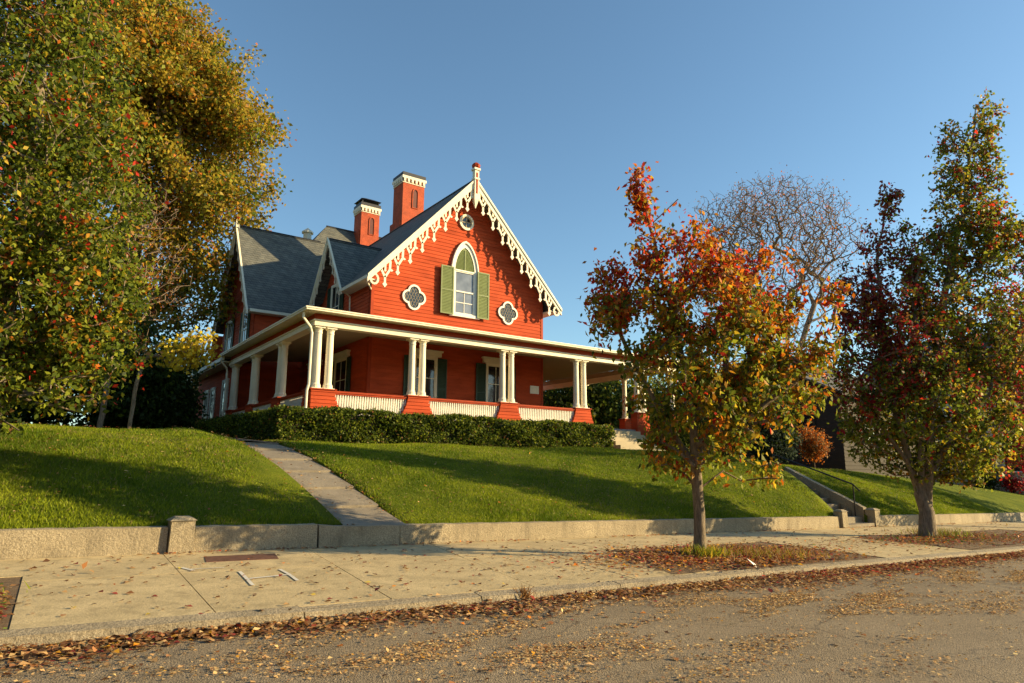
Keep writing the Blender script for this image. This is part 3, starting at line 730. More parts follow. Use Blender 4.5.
# porch ------------------------------------------------------------
PE = .71; PXR = 21.6   # eave overhang; right end
SYE = 13.4
mb = MB()
mb.hexa([(-PE, -PE, 7.66), (PXR, -PE, 7.66), (PXR, FY-.04, 8.0), (WX0-.04, FY-.04, 8.0), (-PE, -PE, 7.72), (PXR, -PE, 7.72), (PXR, FY-.04, 8.12), (WX0-.04, FY-.04, 8.12)])
mb.hexa([(-PE, -PE, 7.66), (WX0-.04, FY-.04, 8.0), (WX0-.04, SYE, 8.0), (-PE, SYE, 7.66), (-PE, -PE, 7.722), (WX0-.04, FY-.04, 8.122), (WX0-.04, SYE, 8.122), (-PE, SYE, 7.722)])
mb.box((WX1+.05, FY-.02, 7.9), (PXR, 12, 8.1))
mb.build('porch_roof', M['roof'], H)
mb = MB()   # gutter
for a, b in (((-PE-.1, -PE-.1, 7.59), (PXR, -PE+.0, 7.70)), ((-PE-.1, -PE, 7.59), (-PE, SYE, 7.70))): mb.box(a, b)
mb.box((-PE-.13, -PE-.13, 7.66), (PXR, -PE-.1, 7.715)); mb.box((-PE-.13, -PE-.1, 7.66), (-PE-.1, SYE, 7.715))
mb.box((-PE, -PE, 7.60), (PXR, -.2, 7.65)); mb.box((-PE, -.2, 7.60), (-.2, SYE, 7.65))
mb.box((PXR, -PE-.1, 7.54), (PXR+.1, 12, 7.72))
mb.build('gutter', M['cream'], H)
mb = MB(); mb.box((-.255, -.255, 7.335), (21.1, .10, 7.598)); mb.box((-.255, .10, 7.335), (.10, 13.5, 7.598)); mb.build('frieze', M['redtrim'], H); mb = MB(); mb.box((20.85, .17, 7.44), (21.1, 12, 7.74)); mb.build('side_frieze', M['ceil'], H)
mb = MB(); mb.box((-.27, -.27, 7.12), (21.12, .16, 7.33)); mb.box((-.27, .16, 7.12), (.16, 13.5, 7.33)); mb.box((20.8, .16, 7.12), (21.12, 12, 7.437))
mb.box((-.31, -.31, 7.31), (21.12, -.27, 7.36)); mb.box((-.31, -.27, 7.31), (-.27, 13.5, 7.36)); mb.build('beam', M['cream'], H)
mb = MB()
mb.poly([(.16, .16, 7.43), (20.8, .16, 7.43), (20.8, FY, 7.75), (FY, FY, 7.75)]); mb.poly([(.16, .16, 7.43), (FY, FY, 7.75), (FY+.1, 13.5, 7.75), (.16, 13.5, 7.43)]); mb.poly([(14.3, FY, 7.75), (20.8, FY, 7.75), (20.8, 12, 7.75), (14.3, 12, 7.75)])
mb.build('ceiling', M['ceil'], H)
mb = MB(); mb.box((-.1, -.1, 3.55), (18.3, FY-.05, 3.68)); mb.box((-.1, FY-.05, 3.55), (WX0-.05, 13.6, 3.68)); mb.build('porch_floor', M['floorwood'], H)
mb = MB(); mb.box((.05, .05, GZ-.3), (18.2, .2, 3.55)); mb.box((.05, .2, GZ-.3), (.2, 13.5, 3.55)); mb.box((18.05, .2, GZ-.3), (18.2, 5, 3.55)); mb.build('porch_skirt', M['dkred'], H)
# columns
colprof = [(.20, 0), (.20, .05), (.185, .07), (.19, .13), (.165, .16), (.15, .22), (.148, .9), (.135, 2.18), (.15, 2.2), (.15, 2.24), (.138, 2.26), (.145, 2.32), (.19, 2.38), (.20, 2.40)]
cmesh = None
def column(x, y, zb_=4.65):
    global cmesh
    if cmesh is None:
        mb = MB(); mb.lathe((0, 0, 0), colprof, 16); mb.box((-.21, -.21, 2.40), (.21, .21, 2.47)); mb.box((-.22, -.22, -.03), (.22, .22, .0))
        cmesh = bpy.data.meshes.new('column'); cmesh.from_pydata(mb.v, [], mb.f); cmesh.materials.append(M['cream'])
    o = bpy.data.objects.new('column', cmesh); COL.objects.link(o); o.parent = H; o.location = Vector((x, y, zb_))-wloc(H)
for x, y in ((0, 0), (.49, 0), (0, .49), (4.19, 0), (4.70, 0), (8.98, 0), (9.49, 0), (13.6, 0), (14.11, 0), (18.0, 0), (18.5, 0), (20.9, 0), (20.9, 7.5), (20.9, 3.8)): column(x, y)
for y in (4.54, 8.94, 13.0): column(0, y-.25); column(0, y+.25)
# piers (flared)
def pier(x0, x1, y0, y1, f=(1, 1, 0, 0), zt=4.62):  # f flare on -x,+x,-y,+y
    mb = MB(); prof = [(4.62, 0), (4.5, .0), (4.35, .03), (4.2, .07), (4.05, .13), (3.9, .21), (3.75, .28), (2.2, .30)]
    rings = [((x0-f[0]*o_, y0-f[2]*o_), (x1+f[1]*o_, y1+f[3]*o_), z) for z, o_ in prof]
    for (a, b, z), (c, d, zz) in zip(rings[:-1], rings[1:]):
        mb.hexa([(c[0], c[1], zz), (d[0], c[1], zz), (d[0], d[1], zz), (c[0], d[1], zz), (a[0], a[1], z-.022), (b[0], a[1], z-.022), (b[0], b[1], z-.022), (a[0], b[1], z-.022)])
        mb.box((a[0]+.03, a[1]+.03, z-.022), (b[0]-.03, b[1]-.03, z))
    po = mb.build('pier', M['red'], H)
    mb = MB(); mb.box((x0-.05, y0-.05, 4.58), (x1+.05, y1+.05, 4.622)); mb.build('pier_cap', M['redtrim'], po)
pier(-.24, .73, -.24, .24, (0, 1, 0, 0)); pier(-.235, .23, .245, .75, (0, 0, 0, 1))
for xc in (4.45, 9.24, 13.86): pier(xc-.5, xc+.5, -.24, .24)
pier(17.75, 18.75, -.24, .24, (0, 0, 0, 0))
for yy in (4.54, 8.94, 13.0): pier(-.235, .23, yy-.5, yy+.5, (0, 0, 1, 1))
for x, y in ((20.9, 0), (20.9, 7.5), (20.9, 3.8)): pier(x-.25, x+.25, y-.25, y+.25, (0, 0, 0, 0))
# balustrades
def balus(a, b, axis):
    mb = MB(); mc = MB(); n = int((b-a)/.105)
    for i in range(n):
        u = a+(i+.5)*(b-a)/n
        if axis == 'Y':
            mb.hexa([(u-.03, -.05, 3.1), (u+.03, -.05, 3.1), (u+.03, -.02, 3.1), (u-.03, -.02, 3.1), (u-.024, -.14, 4.49), (u+.024, -.14, 4.49), (u+.024, -.11, 4.49), (u-.024, -.11, 4.49)])
        else:
            mb.hexa([(-.05, u-.03, 3.1), (-.05, u+.03, 3.1), (-.02, u+.03, 3.1), (-.02, u-.03, 3.1), (-.14, u-.024, 4.49), (-.14, u+.024, 4.49), (-.11, u+.024, 4.49), (-.11, u-.024, 4.49)])
    if axis == 'Y': mc.box((a-.1, -.2, 4.50), (b+.1, .1, 4.575)); mc.box((a-.1, -.17, 4.44), (b+.1, .05, 4.50)); mb.box((a, -.0, 3.0), (b, .03, 4.40))
    else: mc.box((-.2, a-.1, 4.50), (.1, b+.1, 4.575)); mc.box((-.17, a-.1, 4.44), (.05, b+.1, 4.50)); mb.box((0, a, 3.0), (.03, b, 4.40))
    bo = mb.build('balustrade', M['white'], H); mc.build('cap_rail', M['redtrim'], bo)
balus(.74, 3.94, 'Y'); balus(4.96, 8.73, 'Y'); balus(9.75, 13.35, 'Y')
balus(.76, 4.03, 'X'); balus(5.05, 8.43, 'X'); balus(9.45, 12.49, 'X')
# downspouts
for y, zf in ((-.35, 0), (13.3, 0)):
    mb = MB(); mb.tube([(-.76, y, 7.55), (-.76, y+.02, 7.35), (-.42, y+.1, 7.0), (-.36, y+.1, 6.8), (-.36, y+.1, 4.75), (-.42, y+.1, 4.5), (-.42, y+.1, 2.4)], .055, 8); mb.build('downspout', M['cream'], H)
mb = MB(); mb.tube([(EX+.1, Y0R+.25, EZ-.2), (EX+.35, Y0R+.4, EZ-.42), (WX0-.1, FY-.1, EZ-.45)], .04, 6); mb.build('downspout', M['cream'], H); mb = MB(); mb.tube([(3.35, 6.1, 10.4), (3.65, 6.1, 10.2), (3.7, 6.1, 8.1)], .04, 6); mb.build('downspout', M['cream'], H)
# porch steps on the right
mb = MB()
for i in range(6):
    z = 3.55-.2*i; mb.box((14.75, -.25-.34*(i+1), 1.9), (17.6, -.25-.34*i+.02, z)) if i < 6 else None
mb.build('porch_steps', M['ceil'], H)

# ------------------------------------------------------------------ plants
def pick(pal, w, n, rng): 
    w = np.array(w, float); return np.array(pal)[rng.choice(len(pal), n, p=w/w.sum())]
C_ = dict(dg=(.04, .065, .012), g=(.11, .155, .018), lg=(.25, .28, .025), ol=(.24, .21, .025), ye=(.52, .37, .03), yo=(.50, .24, .022), og=(.60, .17, .018), rd=(.56, .045, .022), cr=(.36, .018, .03), mr=(.20, .035, .026), br=(.25, .12, .04), tan=(.32, .19, .08), straw=(.50, .33, .14))
def hedge():
    rng = np.random.default_rng(11); P = []
    def face(n, f): u = rng.uniform(size=(n, 2)); P.append(f(u[:, 0], u[:, 1], rng.normal(size=n)))
    zt = lambda x: 3.60+.05*np.sin(x*1.3)+.03*np.sin(x*3.7)
    bz = 2.2
    def bumpy(x, z): return .06*np.sin(x*2.3+z*2)+.05*np.sin(x*5.1-z*4)
    face(30000, lambda a, b, n: np.stack([-2.15+15.7*a, -2.62+bumpy(-1.6+15.5*a, b*3)*1.5+.08*n, bz+b*(zt(-1.6+15.5*a)-bz)], 1))
    face(11000, lambda a, b, n: np.stack([-2.15+15.7*a, -2.62+b*1.1, zt(-1.6+15.5*a)+.035*n], 1))
    face(16000, lambda a, b, n: np.stack([-2.1+bumpy(14*a-2.5, b)+.06*n, -2.5+14*a, bz+b*(zt(-2+0*a)+.25*a*1-bz)], 1))
    face(5000, lambda a, b, n: np.stack([-2.1+b*.95, -2.5+14*a, zt(-2)+.25*a+.05*n], 1))
    face(1500, lambda a, b, n: np.stack([13.55+.06*n, -2.6+1.1*b, bz+a*1.25], 1))
    P = np.concatenate(P); V, F = leafquads(P, .10, .1, .7, rng=rng)
    c = pick([C_['dg'], C_['g'], C_['lg'], C_['br']], [4, 5, 2.2, .3], len(P), rng)*rng.uniform(.7, 1.2, (len(P), 1))
    h = empty('hedge', (-1.6, -2.2, 2.2), 'clipped dark green hedge wrapping the foot of the porch', 'hedge')
    fromnp('foliage', V, F, M['leaf'], h, cols=np.repeat(c, 4, 0))
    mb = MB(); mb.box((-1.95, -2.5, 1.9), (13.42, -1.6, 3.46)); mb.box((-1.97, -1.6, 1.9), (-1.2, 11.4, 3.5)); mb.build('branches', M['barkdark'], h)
hedge()

def tree(name, label, cat, bx, by, bz, trunk, r0, clumps, natt, nleaf, lsize, colfn, bark='bark', group=None, spread=.28, seed=1, fork=None, droop=.5, tip=.012, jit=.12, leafless=0, step=.45, tw=True, asp=.62, nofol=False, expo=.48, gate=None, upk=.9):
    """trunk: list of (a,b,z) polyline in view-aligned ground axes; clumps: (a,b,z,ra,rb,rz,weight)"""
    rng = np.random.default_rng(seed)
    def W3(p): p = np.asarray(p, float); return np.stack([bx+p[..., 0]*A[0]+p[..., 1]*B[0], by+p[..., 0]*A[1]+p[..., 1]*B[1], bz+p[..., 2]], -1)
    w = np.array([c[6]*c[3]*c[4]*c[5] for c in clumps]); idx = rng.choice(len(clumps), natt, p=w/w.sum())
    cl = np.array([c[:6] for c in clumps])[idx]
    d = rng.normal(size=(natt, 3)); d /= np.linalg.norm(d, axis=1)[:, None]; rad = rng.uniform(0, 1, natt)**.42
    att = cl[:, :3]+d*rad[:, None]*cl[:, 3:6]
    if gate is not None:
        g_ = vnoise(att, gate[0], seed+50); k_ = np.argsort(g_)[int(len(g_)*gate[1]):]; att = att[np.sort(k_)]; natt = len(att)
    # skeleton
    nodes = []; par = []
    def addline(pts, p):
        for q in pts: nodes.append(np.array(q, float)); par.append(p); p = len(nodes)-1
        return p
    def dens(tr):
        out = [np.array(tr[0], float)]
        for a, b in zip(tr[:-1], tr[1:]):
            a, b = np.array(a, float), np.array(b, float); n = max(1, int(np.linalg.norm(b-a)/step))
            for k in range(1, n+1): out.append(a+(b-a)*k/n+(rng.normal(size=3)*jit*.15 if k < n else 0))
        return out
    addline(dens(trunk), -1)
    for fk in (fork or []):
        f0 = np.array(fk[0], float); i = int(np.argmin([np.linalg.norm(n-f0) for n in nodes])); addline(dens([nodes[i]]+list(fk[1:]))[1:], i)
    ntr = len(nodes)
    order = np.argsort(np.min(np.linalg.norm(att[:, None]-np.array(nodes)[None], axis=2), axis=1)); buf = np.zeros((60000, 3)); buf[:ntr] = nodes; tips = []
    zmin = min(c[2]-c[5] for c in clumps)
    for i in order:
        t = att[i]; n = len(nodes); q = buf[:n]; dv = t-q; dist = np.linalg.norm(dv, axis=1)
        pen = dist+upk*np.maximum(0, q[:, 2]-t[2]+.25*dist)+np.where(q[:, 2] < zmin-.15, 50, 0)*(zmin > .5)
        k = int(np.argmin(pen)); dd = dist[k]; m_ = max(1, int(dd/step)); p = k; st_ = q[k].copy()
        bow = rng.normal(size=3)*jit*dd; bow[2] = -abs(bow[2])*.6
        for j in range(1, m_+1):
            s = j/m_; pt = st_+(t-st_)*s+bow*4*s*(1-s)*.5
            nodes.append(pt); par.append(p); buf[len(nodes)-1] = pt; p = len(nodes)-1
        tips.append(p)
    n = len(nodes); cnt = np.zeros(n); ch = np.zeros(n, int)
    for i in range(n-1, -1, -1):
        if cnt[i] == 0: cnt[i] = 1
        if par[i] >= 0: cnt[par[i]] += cnt[i]
    rr = tip*cnt**expo; sc_ = r0/rr[0]; rr = np.where(cnt > 3, rr*(1+(sc_-1)*np.clip((np.log(cnt)/math.log(max(cnt[0], 2))), 0, 1)), rr)
    rr[0] = r0*1.35
    if n > 2: rr[1] = max(rr[1], r0*1.05)
    Wn = W3(np.array(nodes)); par_ = np.array(par); e = np.nonzero(par_ >= 0)[0]
    a, b = Wn[par_[e]], Wn[e]; dv = b-a; L = np.linalg.norm(dv, axis=1)+1e-9; dv /= L[:, None]
    ra = np.minimum(rr[par_[e]], rr[e]*1.25+.004); rb = rr[e]; ra = np.where(par_[e] == 0, rr[0], ra)
    ref = np.where(np.abs(dv[:, 2:3]) > .9, np.array([[1., 0, 0]]), np.array([[0, 0, 1.]])); s1 = np.cross(dv, ref); s1 /= np.linalg.norm(s1, axis=1)[:, None]; s2 = np.cross(dv, s1)
    def tubes(sel, sg):
        V = []
        for cen, rad_ in ((a[sel], ra[sel]), (b[sel]+dv[sel]*.15*rb[sel][:, None], rb[sel])):
            for k in range(sg):
                t = 2*math.pi*k/sg; V.append(cen+(s1[sel]*math.cos(t)+s2[sel]*math.sin(t))*rad_[:, None])
        V = np.stack(V, 1); ne = len(V); F = [[k, (k+1) % sg, sg+(k+1) % sg, sg+k] for k in range(sg)]
        return V.reshape(-1, 3), (np.arange(ne)[:, None, None]*2*sg+np.array(F)[None]).reshape(-1, 4)
    root = empty(name, (bx, by, bz), label, cat, group)
    big = rb > r0*.22
    V1, F1 = tubes(big, 12); V2, F2 = tubes(~big, 4)
    o = fromnp('trunk', np.concatenate([V1, V2]), np.concatenate([F1, F2+len(V1)]), M[bark], root); o.data.shade_smooth()
    if nofol: return root
    # leaves near tips and along twigs
    Wt = W3(att[order]); keep = rng.uniform(size=len(Wt)) > leafless; Wt = Wt[keep]
    ti = rng.integers(0, len(Wt), nleaf); P = Wt[ti]+rng.normal(size=(nleaf, 3))*spread
    tb_ = np.array([par_[t] for t in tips])[keep]; al = rng.uniform(0, 1, nleaf)[:, None]**1.5; P = P*(1-al*.5)+Wn[tb_][ti]*al*.5
    loc = np.stack([(P-[bx, by, bz])@A, (P-[bx, by, bz])@B, P[:, 2]-bz], 1)
    c = colfn(loc, ti, rng)*rng.uniform(.72, 1.25, (nleaf, 1))
    V, F = leafquads(P, lsize, droop, asp, rng=rng)
    fromnp('crown', V, F, M['leaf'], root, cols=np.repeat(np.clip(c, 0, .8), 4, 0))
    return root
def palfn(keys, fn):
    pal = np.array([C_[k] for k in keys])
    def f(loc, ti, rng):
        w = np.clip(fn(loc, vnoise(loc, 1.0, 3), vnoise(loc, 2.6, 5)), 0.001, None); w /= w.sum(1)[:, None]
        cw = np.cumsum(w, 1); tr = np.random.default_rng(99).uniform(size=ti.max()+1)
        u = np.where(rng.uniform(size=len(ti)) < .45, tr[ti], rng.uniform(size=len(ti))); return pal[(u[:, None] > cw).sum(1).clip(0, len(pal)-1)]
    return f
def stk(*a): return np.stack(a, 1)
# street tree 1
def f1(l, n1, n2):
    hi = np.clip((l[:, 2]-3.7)/2.4, 0, 1); r = np.clip(l[:, 0]/2.5, -1, 1); lo = 1-hi
    return stk(.2*lo, 2.2*lo+.05+.3*n1, 4.2*lo+.25+.3*n2, .6+1.0*lo+.8*np.clip(r, 0, 1), .7+1.3*np.clip(r, 0, 1)*(1-hi*.5)+.4*n1, (.25+1.8*hi)+.5*n2+.9*np.clip(r, 0, 1), .15+1.8*hi+1.0*n2, .25*hi+.08, .35*hi+.05)
tree('street_tree', 'slim street tree with red, orange and green leaves growing from the leafy sidewalk pit', 'tree', 2.29, -16.65, -.18,
     [(0, 0, 0), (.03, 0, .9), (.0, 0, 1.8), (-.02, .05, 3.2), (-.35, .1, 5.2), (-.95, .1, 7.8)], .112,
     [(.1, 0, 3.9, 1.7, 1.8, 1.5, .8), (-.1, 0, 2.3, 1.3, 1.3, .7, .7), (1.5, .2, 3.3, 1.35, 1.2, 1.0, .9), (-1.3, 0, 4.9, .85, 1.0, .95, .9), (-1.6, .2, 5.6, .55, .7, .75, 1.6), (3.1, 0, 5.7, .3, .35, .5, 2.0), (-.2, 0, 5.3, 1.3, 1.3, 1.1, .8),
      (-.9, 0, 6.3, .5, .6, 1.0, 1.2), (-.95, 0, 7.5, .25, .3, .6, 2), (-.98, 0, 8.0, .18, .28, .75, 3.5), (0, 0, 6.7, .55, .7, 1.1, 1.2), (.85, .3, 6.2, .65, .8, 1.0, 1.2), (1.75, 0, 5.6, .65, .8, 1.0, 1.1), (2.3, 0, 4.7, .8, .8, 1.0, 1), (2.75, 0, 4.0, .6, .6, 1.0, .8), (.9, -.5, 4.9, 1.2, 1.1, 1.1, .8), (1.2, 0, 1.8, .8, .6, .5, .5)],
     1500, 19500, .14, palfn(['dg', 'g', 'lg', 'ye', 'yo', 'og', 'rd', 'br', 'mr'], f1), seed=21, spread=.13, gate=(2.2, .3), asp=.55, droop=.8, group='street trees along the sidewalk',
     fork=[[(0, 0, 2.0), (.7, .1, 3.3), (.9, .2, 5.6)], [(0, 0, 1.9), (-.6, .3, 2.9), (-1.5, .3, 4.8)], [(0, 0, 2.1), (.9, -.2, 2.7), (2.2, 0, 3.6)]])
# street tree 2, several stems
def f2(l, n1, n2):
    n1 = n1*1.3
    hi = np.clip((l[:, 2]-3.5)/3.5, 0, 1); left = np.clip((1.2-l[:, 0])/2, 0, 1); lh = left*hi; mid = np.exp(-((l[:, 2]-4.6)/.9)**2)
    return stk(.2+.2*(1-hi), 1.5*(1-lh)+.3*n1, 2.6*(1-lh)+.3*n2, .9*(1-left), .25+.2*n1, .12+1.2*mid*np.clip(n2+.2, 0, 1)+.3*hi, .4*lh+.9*mid*np.clip(n1+.1, 0, 1), .5*hi+.2, 2.6*lh+.3*hi)
tree('street_tree', 'tall forked street tree with maroon and olive crown, standing beside the stair posts', 'tree', 13.8, -16.03, -.46,
     [(0, 0, 0), (.05, 0, .8), (.15, 0, 1.4), (.5, .1, 3.5), (1.2, .1, 7), (2.6, .2, 11), (3.4, .2, 14.6)], .2,
     [(.3, 0, 3.6, 2.6, 2.2, 1.9, 1.1), (-.6, 0, 5.8, 1.9, 1.8, 1.7, 1), (-1.2, .2, 7.6, 1.1, 1.2, 1.1, .9), (-.5, .2, 9.2, .6, .7, 1.2, 1), (-.1, 0, 11.0, .35, .4, 1.0, 3), (-1.9, 0, 8.0, .5, .6, .9, 1), (-2.0, 0, 4.6, .9, 1, 1.4, .8), (.7, .2, 8.0, .7, .9, 1.6, .7),
      (2.4, 0, 6.2, 1.6, 1.7, 1.8, 1), (2.6, 0, 9.0, 1.0, 1.1, 1.8, .9), (2.3, 0, 12.4, .7, .8, 1.6, 1.3), (3.0, 0, 11.3, 1.0, 1.0, 1.5, 1.3), (3.1, 0, 9.6, 1.2, 1.1, 1.3, 1.1), (3.6, 0, 13.2, .6, .7, 1.9, 1.5), (4.2, 0, 9.6, .9, .9, 1.2, 1), (3.2, 0, 3.6, 1.1, 1.3, 1.0, .5), (4.9, 0, 7.6, 1.0, 1.1, 1.3, 1), (4.6, 0, 5.4, 1.1, 1.1, 1.1, .8), (1.2, 0, 2.3, 1.7, 1.2, .8, .8), (1.7, 0, 10.4, .7, .7, 1.2, .8), (.9, 0, 7.6, 1.4, 1.3, 1.4, 1), (.4, 0, 9.0, .9, .9, 1.1, 1.1), (-.6, 0, 7.3, 1.3, 1.2, 1.2, .8), (1.7, 0, 9.3, .8, 1, 1.2, 1)],
     3200, 48000, .145, palfn(['dg', 'g', 'lg', 'ye', 'yo', 'rd', 'cr', 'br', 'mr'], f2), seed=5, spread=.13, gate=(1.6, .14), group='street trees along the sidewalk',
     fork=[[(0, 0, 1.1), (-.22, .1, 2.0), (-.7, .1, 5), (-.6, .2, 9), (-.1, .1, 11)], [(0, 0, 1.3), (.1, -.2, 3.5), (.3, -.1, 7.5), (.9, 0, 9.5)], [(0, 0, 1.5), (1.2, .1, 3.3), (2.2, 0, 6)], [(0, 0, 1.3), (-.5, -.1, 2.4), (-1.5, 0, 4.0)]])
# third street tree, mostly outside the frame on the right
def f3(l, n1, n2): return stk(.6+0*n1, .6+.3*n1, .4+.3*n2, .8+.4*n2, 1.2+.5*n1, .8+0*n1)
tree('street_tree', 'crimson street tree cut off by the right edge, beyond the forked one', 'tree', 25.6, -15.6, -.85, [(0, 0, 0), (.05, 0, 1.8), (0, .1, 5), (.2, 0, 9.5)], .2,
     [(0, 0, 5.6, 2.4, 2.4, 1.9, 1), (.2, 0, 3.6, 2.1, 2.1, 1.3, .8), (-.3, 0, 8.2, 2.0, 2.0, 2.0, 1), (0, 0, 10.2, 1.1, 1.1, 1.4, 1)], 560, 14000, .15, palfn(['g', 'lg', 'ye', 'rd', 'cr', 'mr'], f3), seed=8, spread=.22, group='street trees along the sidewalk')
tree('street_tree', 'next street tree beyond the crimson one, outside the frame', 'tree', 37, -16.2, -1.15, [(0, 0, 0), (.05, 0, 1.8), (0, .1, 5), (.2, 0, 9.5)], .2,
     [(0, 0, 5.0, 2.6, 2.6, 2.6, 1), (-.2, 0, 8.2, 2.2, 2.2, 2.2, 1), (0, 0, 10.6, 1.2, 1.2, 1.6, 1)], 420, 10000, .18, palfn(['g', 'lg', 'ye', 'rd', 'cr', 'mr'], f3), seed=19, spread=.22, gate=(1.2, .3), group='street trees along the sidewalk')
# left foreground tree
def fL(l, n1, n2): return stk(1.3+0*n1, 3.2+.5*n1, 2.8+.5*n2, .25+.2*n1, .2+.2*n2, .15+.2*n2, .22+.3*n1, .25+0*n1, .1+0*n1)
tree('pear_tree', 'large dense green tree flecked with red leaves filling the left edge above the lawn', 'tree', -9.75, -9.0, .55, [(0, 0, 0), (.1, 0, 1.8), (0, .1, 4.5), (.1, .1, 8), (0, 0, 11)], .2,
     [(0, 0, 4.6, 2.7, 2.6, 2.3, 1), (.3, -.2, 2.9, 2.3, 2.2, 1.15, .9), (.6, 0, 7.5, 1.9, 2.3, 2.6, 1), (-.3, 0, 10, 2.0, 2.2, 2.8, 1), (1.7, 0, 5.0, 1.1, 1.4, 1.4, 1), (1.9, .1, 3.5, 1.0, 1.1, .8, 1), (0, 0, 13, 1.3, 1.3, 1.6, 1), (.6, -.8, 1.9, 1.2, 1.0, .5, .5)],
     2400, 62000, .122, palfn(['dg', 'g', 'lg', 'ye', 'yo', 'og', 'rd', 'br', 'tan'], fL), seed=4, spread=.17, gate=(1.4, .25), group=None)
# big oak behind the wing
def fO(l, n1, n2): return stk(.15+0*n1, .8+.3*n1, 1.3+.4*n2, 4.2+.6*n1, .9+.5*n2, .25+.3*n1, .4+.3*n2, 1.0+.4*n1)
C_['go'] = (.42, .31, .035)
tree('oak_tree', 'huge olive gold oak rising behind the left wing of the red house', 'tree', -5, 22, 2.4, [(0, 0, 0), (.3, 0, 5), (.5, 0, 11), (.2, 0, 18), (.3, 0, 28)], .65,
     [(-.3, 0, 23.4, 6.8, 7, 6.6, 1), (-2.4, 0, 30.5, 4.0, 4.2, 4.2, 1), (4.8, 0, 24, 3.6, 4, 4.5, 1), (5.5, 0, 17.5, 3.6, 4, 3.6, 1), (2.4, 0, 27.2, 2.8, 3, 2.8, 1), (-5, 0, 22, 4, 4, 7, 1), (1.5, 0, 15, 4.5, 4, 3.5, .7), (-4, 0, 13, 4, 4, 4, .7), (4.5, 0, 11.8, 2.8, 2.5, 2.8, 1), (2.0, 0, 9.2, 3, 2.6, 2.4, .9), (5.6, 0, 8.4, 1.6, 1.8, 1.8, .7), (7.6, 0, 21, 1.4, 2, 1.8, 1), (6.2, 0, 25, 1.6, 2, 2.2, 1)],
     3000, 135000, .27, palfn(['dg', 'g', 'lg', 'go', 'yo', 'og', 'tan', 'ol'], fO), seed=14, spread=.5, gate=(.5, .22), step=.9, tip=.02, asp=.7,
     fork=[[(0, 0, 4), (2, 0, 9), (4, .5, 16)], [(0, 0, 5), (-2.5, 0, 10), (-5, 0, 18)], [(.3, 0, 7), (1.8, -.5, 13), (3, -1, 22)], [(0, 0, 6), (-.8, .5, 13), (-1.5, 0, 24)]])
# bare tree far right
def fB(l, n1, n2): return stk(1+0*n1, 1+0*n1, .6+0*n1)
tree('bare_tree', 'broad bare tree with fine grey brown twigs behind the orange street tree', 'tree', 36, 3, 1.2, [(0, 0, 0), (0, 0, 4), (.3, 0, 8), (.6, 0, 13)], .34,
     [(0, 0, 18, 5.6, 5, 5.2, 1), (-4, 0, 15.5, 3, 3.5, 4.6, .9), (4.8, 0, 17.0, 2.9, 3.5, 4.8, 1), (1, 0, 20.6, 5.5, 4, 2.2, 1.2), (-3.6, 0, 20, 2.2, 3, 2, 1), (0, 0, 11, 4, 4, 3, .5)],
     7500, 6500, .15, palfn(['br', 'tan', 'og'], fB), bark='barkpale', seed=9, spread=.4, step=.8, tip=.014, jit=.05, expo=.48, gate=(.6, .18), upk=2.6,
     fork=[[(0, 0, 4), (-1.8, 0, 9), (-2.9, 0, 13)], [(0, 0, 4.5), (2, 0, 9.5), (3.4, 0, 13)], [(0, 0, 5), (.9, -.5, 10), (1.5, 0, 14)], [(0, 0, 6), (-.6, .5, 11), (-1.0, 0, 14)]])
# small half-bare tree with yellow leaves by the left wing
C_['yl'] = (.74, .56, .045)
def fY(l, n1, n2): return stk(2.5+0*n1, 1.2+0*n1, .2+0*n1)
tree('yellow_sapling', 'half bare little tree with a spray of bright yellow leaves beside the left wing', 'tree', -5.6, 6.5, 2.4, [(0, 0, 0), (.1, 0, 2.2), (.3, 0, 3.6), (.4, 0, 5)], .08,
     [(1.6, 0, 3.9, 1.2, 1.0, .6, 1), (2.7, 0, 4.2, .9, .8, .65, 1)], 110, 850, .19, palfn(['yl', 'ye', 'lg'], fY), bark='barkpale', seed=31, spread=.22, asp=.85, tip=.012)
def fT(l, n1, n2): return stk(1+0*n1, .5+0*n1, .8+0*n1)
tree('bare_sapling', 'leafless twiggy young tree rising behind the yellow leaved one', 'tree', -6.4, 9.5, 2.4, [(0, 0, 0), (.1, 0, 3), (.2, 0, 7), (.3, 0, 10)], .12,
     [(.8, 0, 8.5, 2.6, 2, 2.2, 1), (.4, 0, 11, 2.2, 2, 2, 1), (1.8, 0, 7.0, 2.0, 1.6, 1.4, 1)], 620, 1500, .10, palfn(['br', 'mr', 'og'], fT), bark='barkpale', seed=33, spread=.3, tip=.014, expo=.38)
# dark evergreens
def evergreen(name, label, cat, x, y, z, clumps, n, size, w=(5, 3, .6), seed=0, group=None, keys=('dg', 'g', 'lg'), trunkh=3, att=260, r0=.2):
    def f(l, n1, n2): return np.stack([k+.4*n1 for k in w], 1)
    return tree(name, label, cat, x, y, z, [(0, 0, 0), (0, 0, trunkh)], r0, clumps, att, n, size, palfn(list(keys), f), bark='barkdark', seed=seed, spread=size*1.6, step=.7, group=group, asp=.6)
C_['ltan'] = (.40, .24, .10); C_['bl'] = (.06, .085, .06); C_['bg'] = (.10, .13, .09)
evergreen('spruce', 'dense blue green evergreen beside the orange shrub on the right lawn', 'tree', 23.2, -4.6, 1.65, [(0, 0, 1.4, 1.5, 1.3, 1.4, 1.2), (-.1, 0, 3.2, 1.2, 1.1, 1.5, 1.2), (-.3, 0, 5.0, .8, .8, 1.3, 1.2), (-1.2, 0, 2.6, .9, .9, 1.2, 1)], 15000, .16, (3, 3, 2.2), 41, keys=('dg', 'bl', 'bg'))
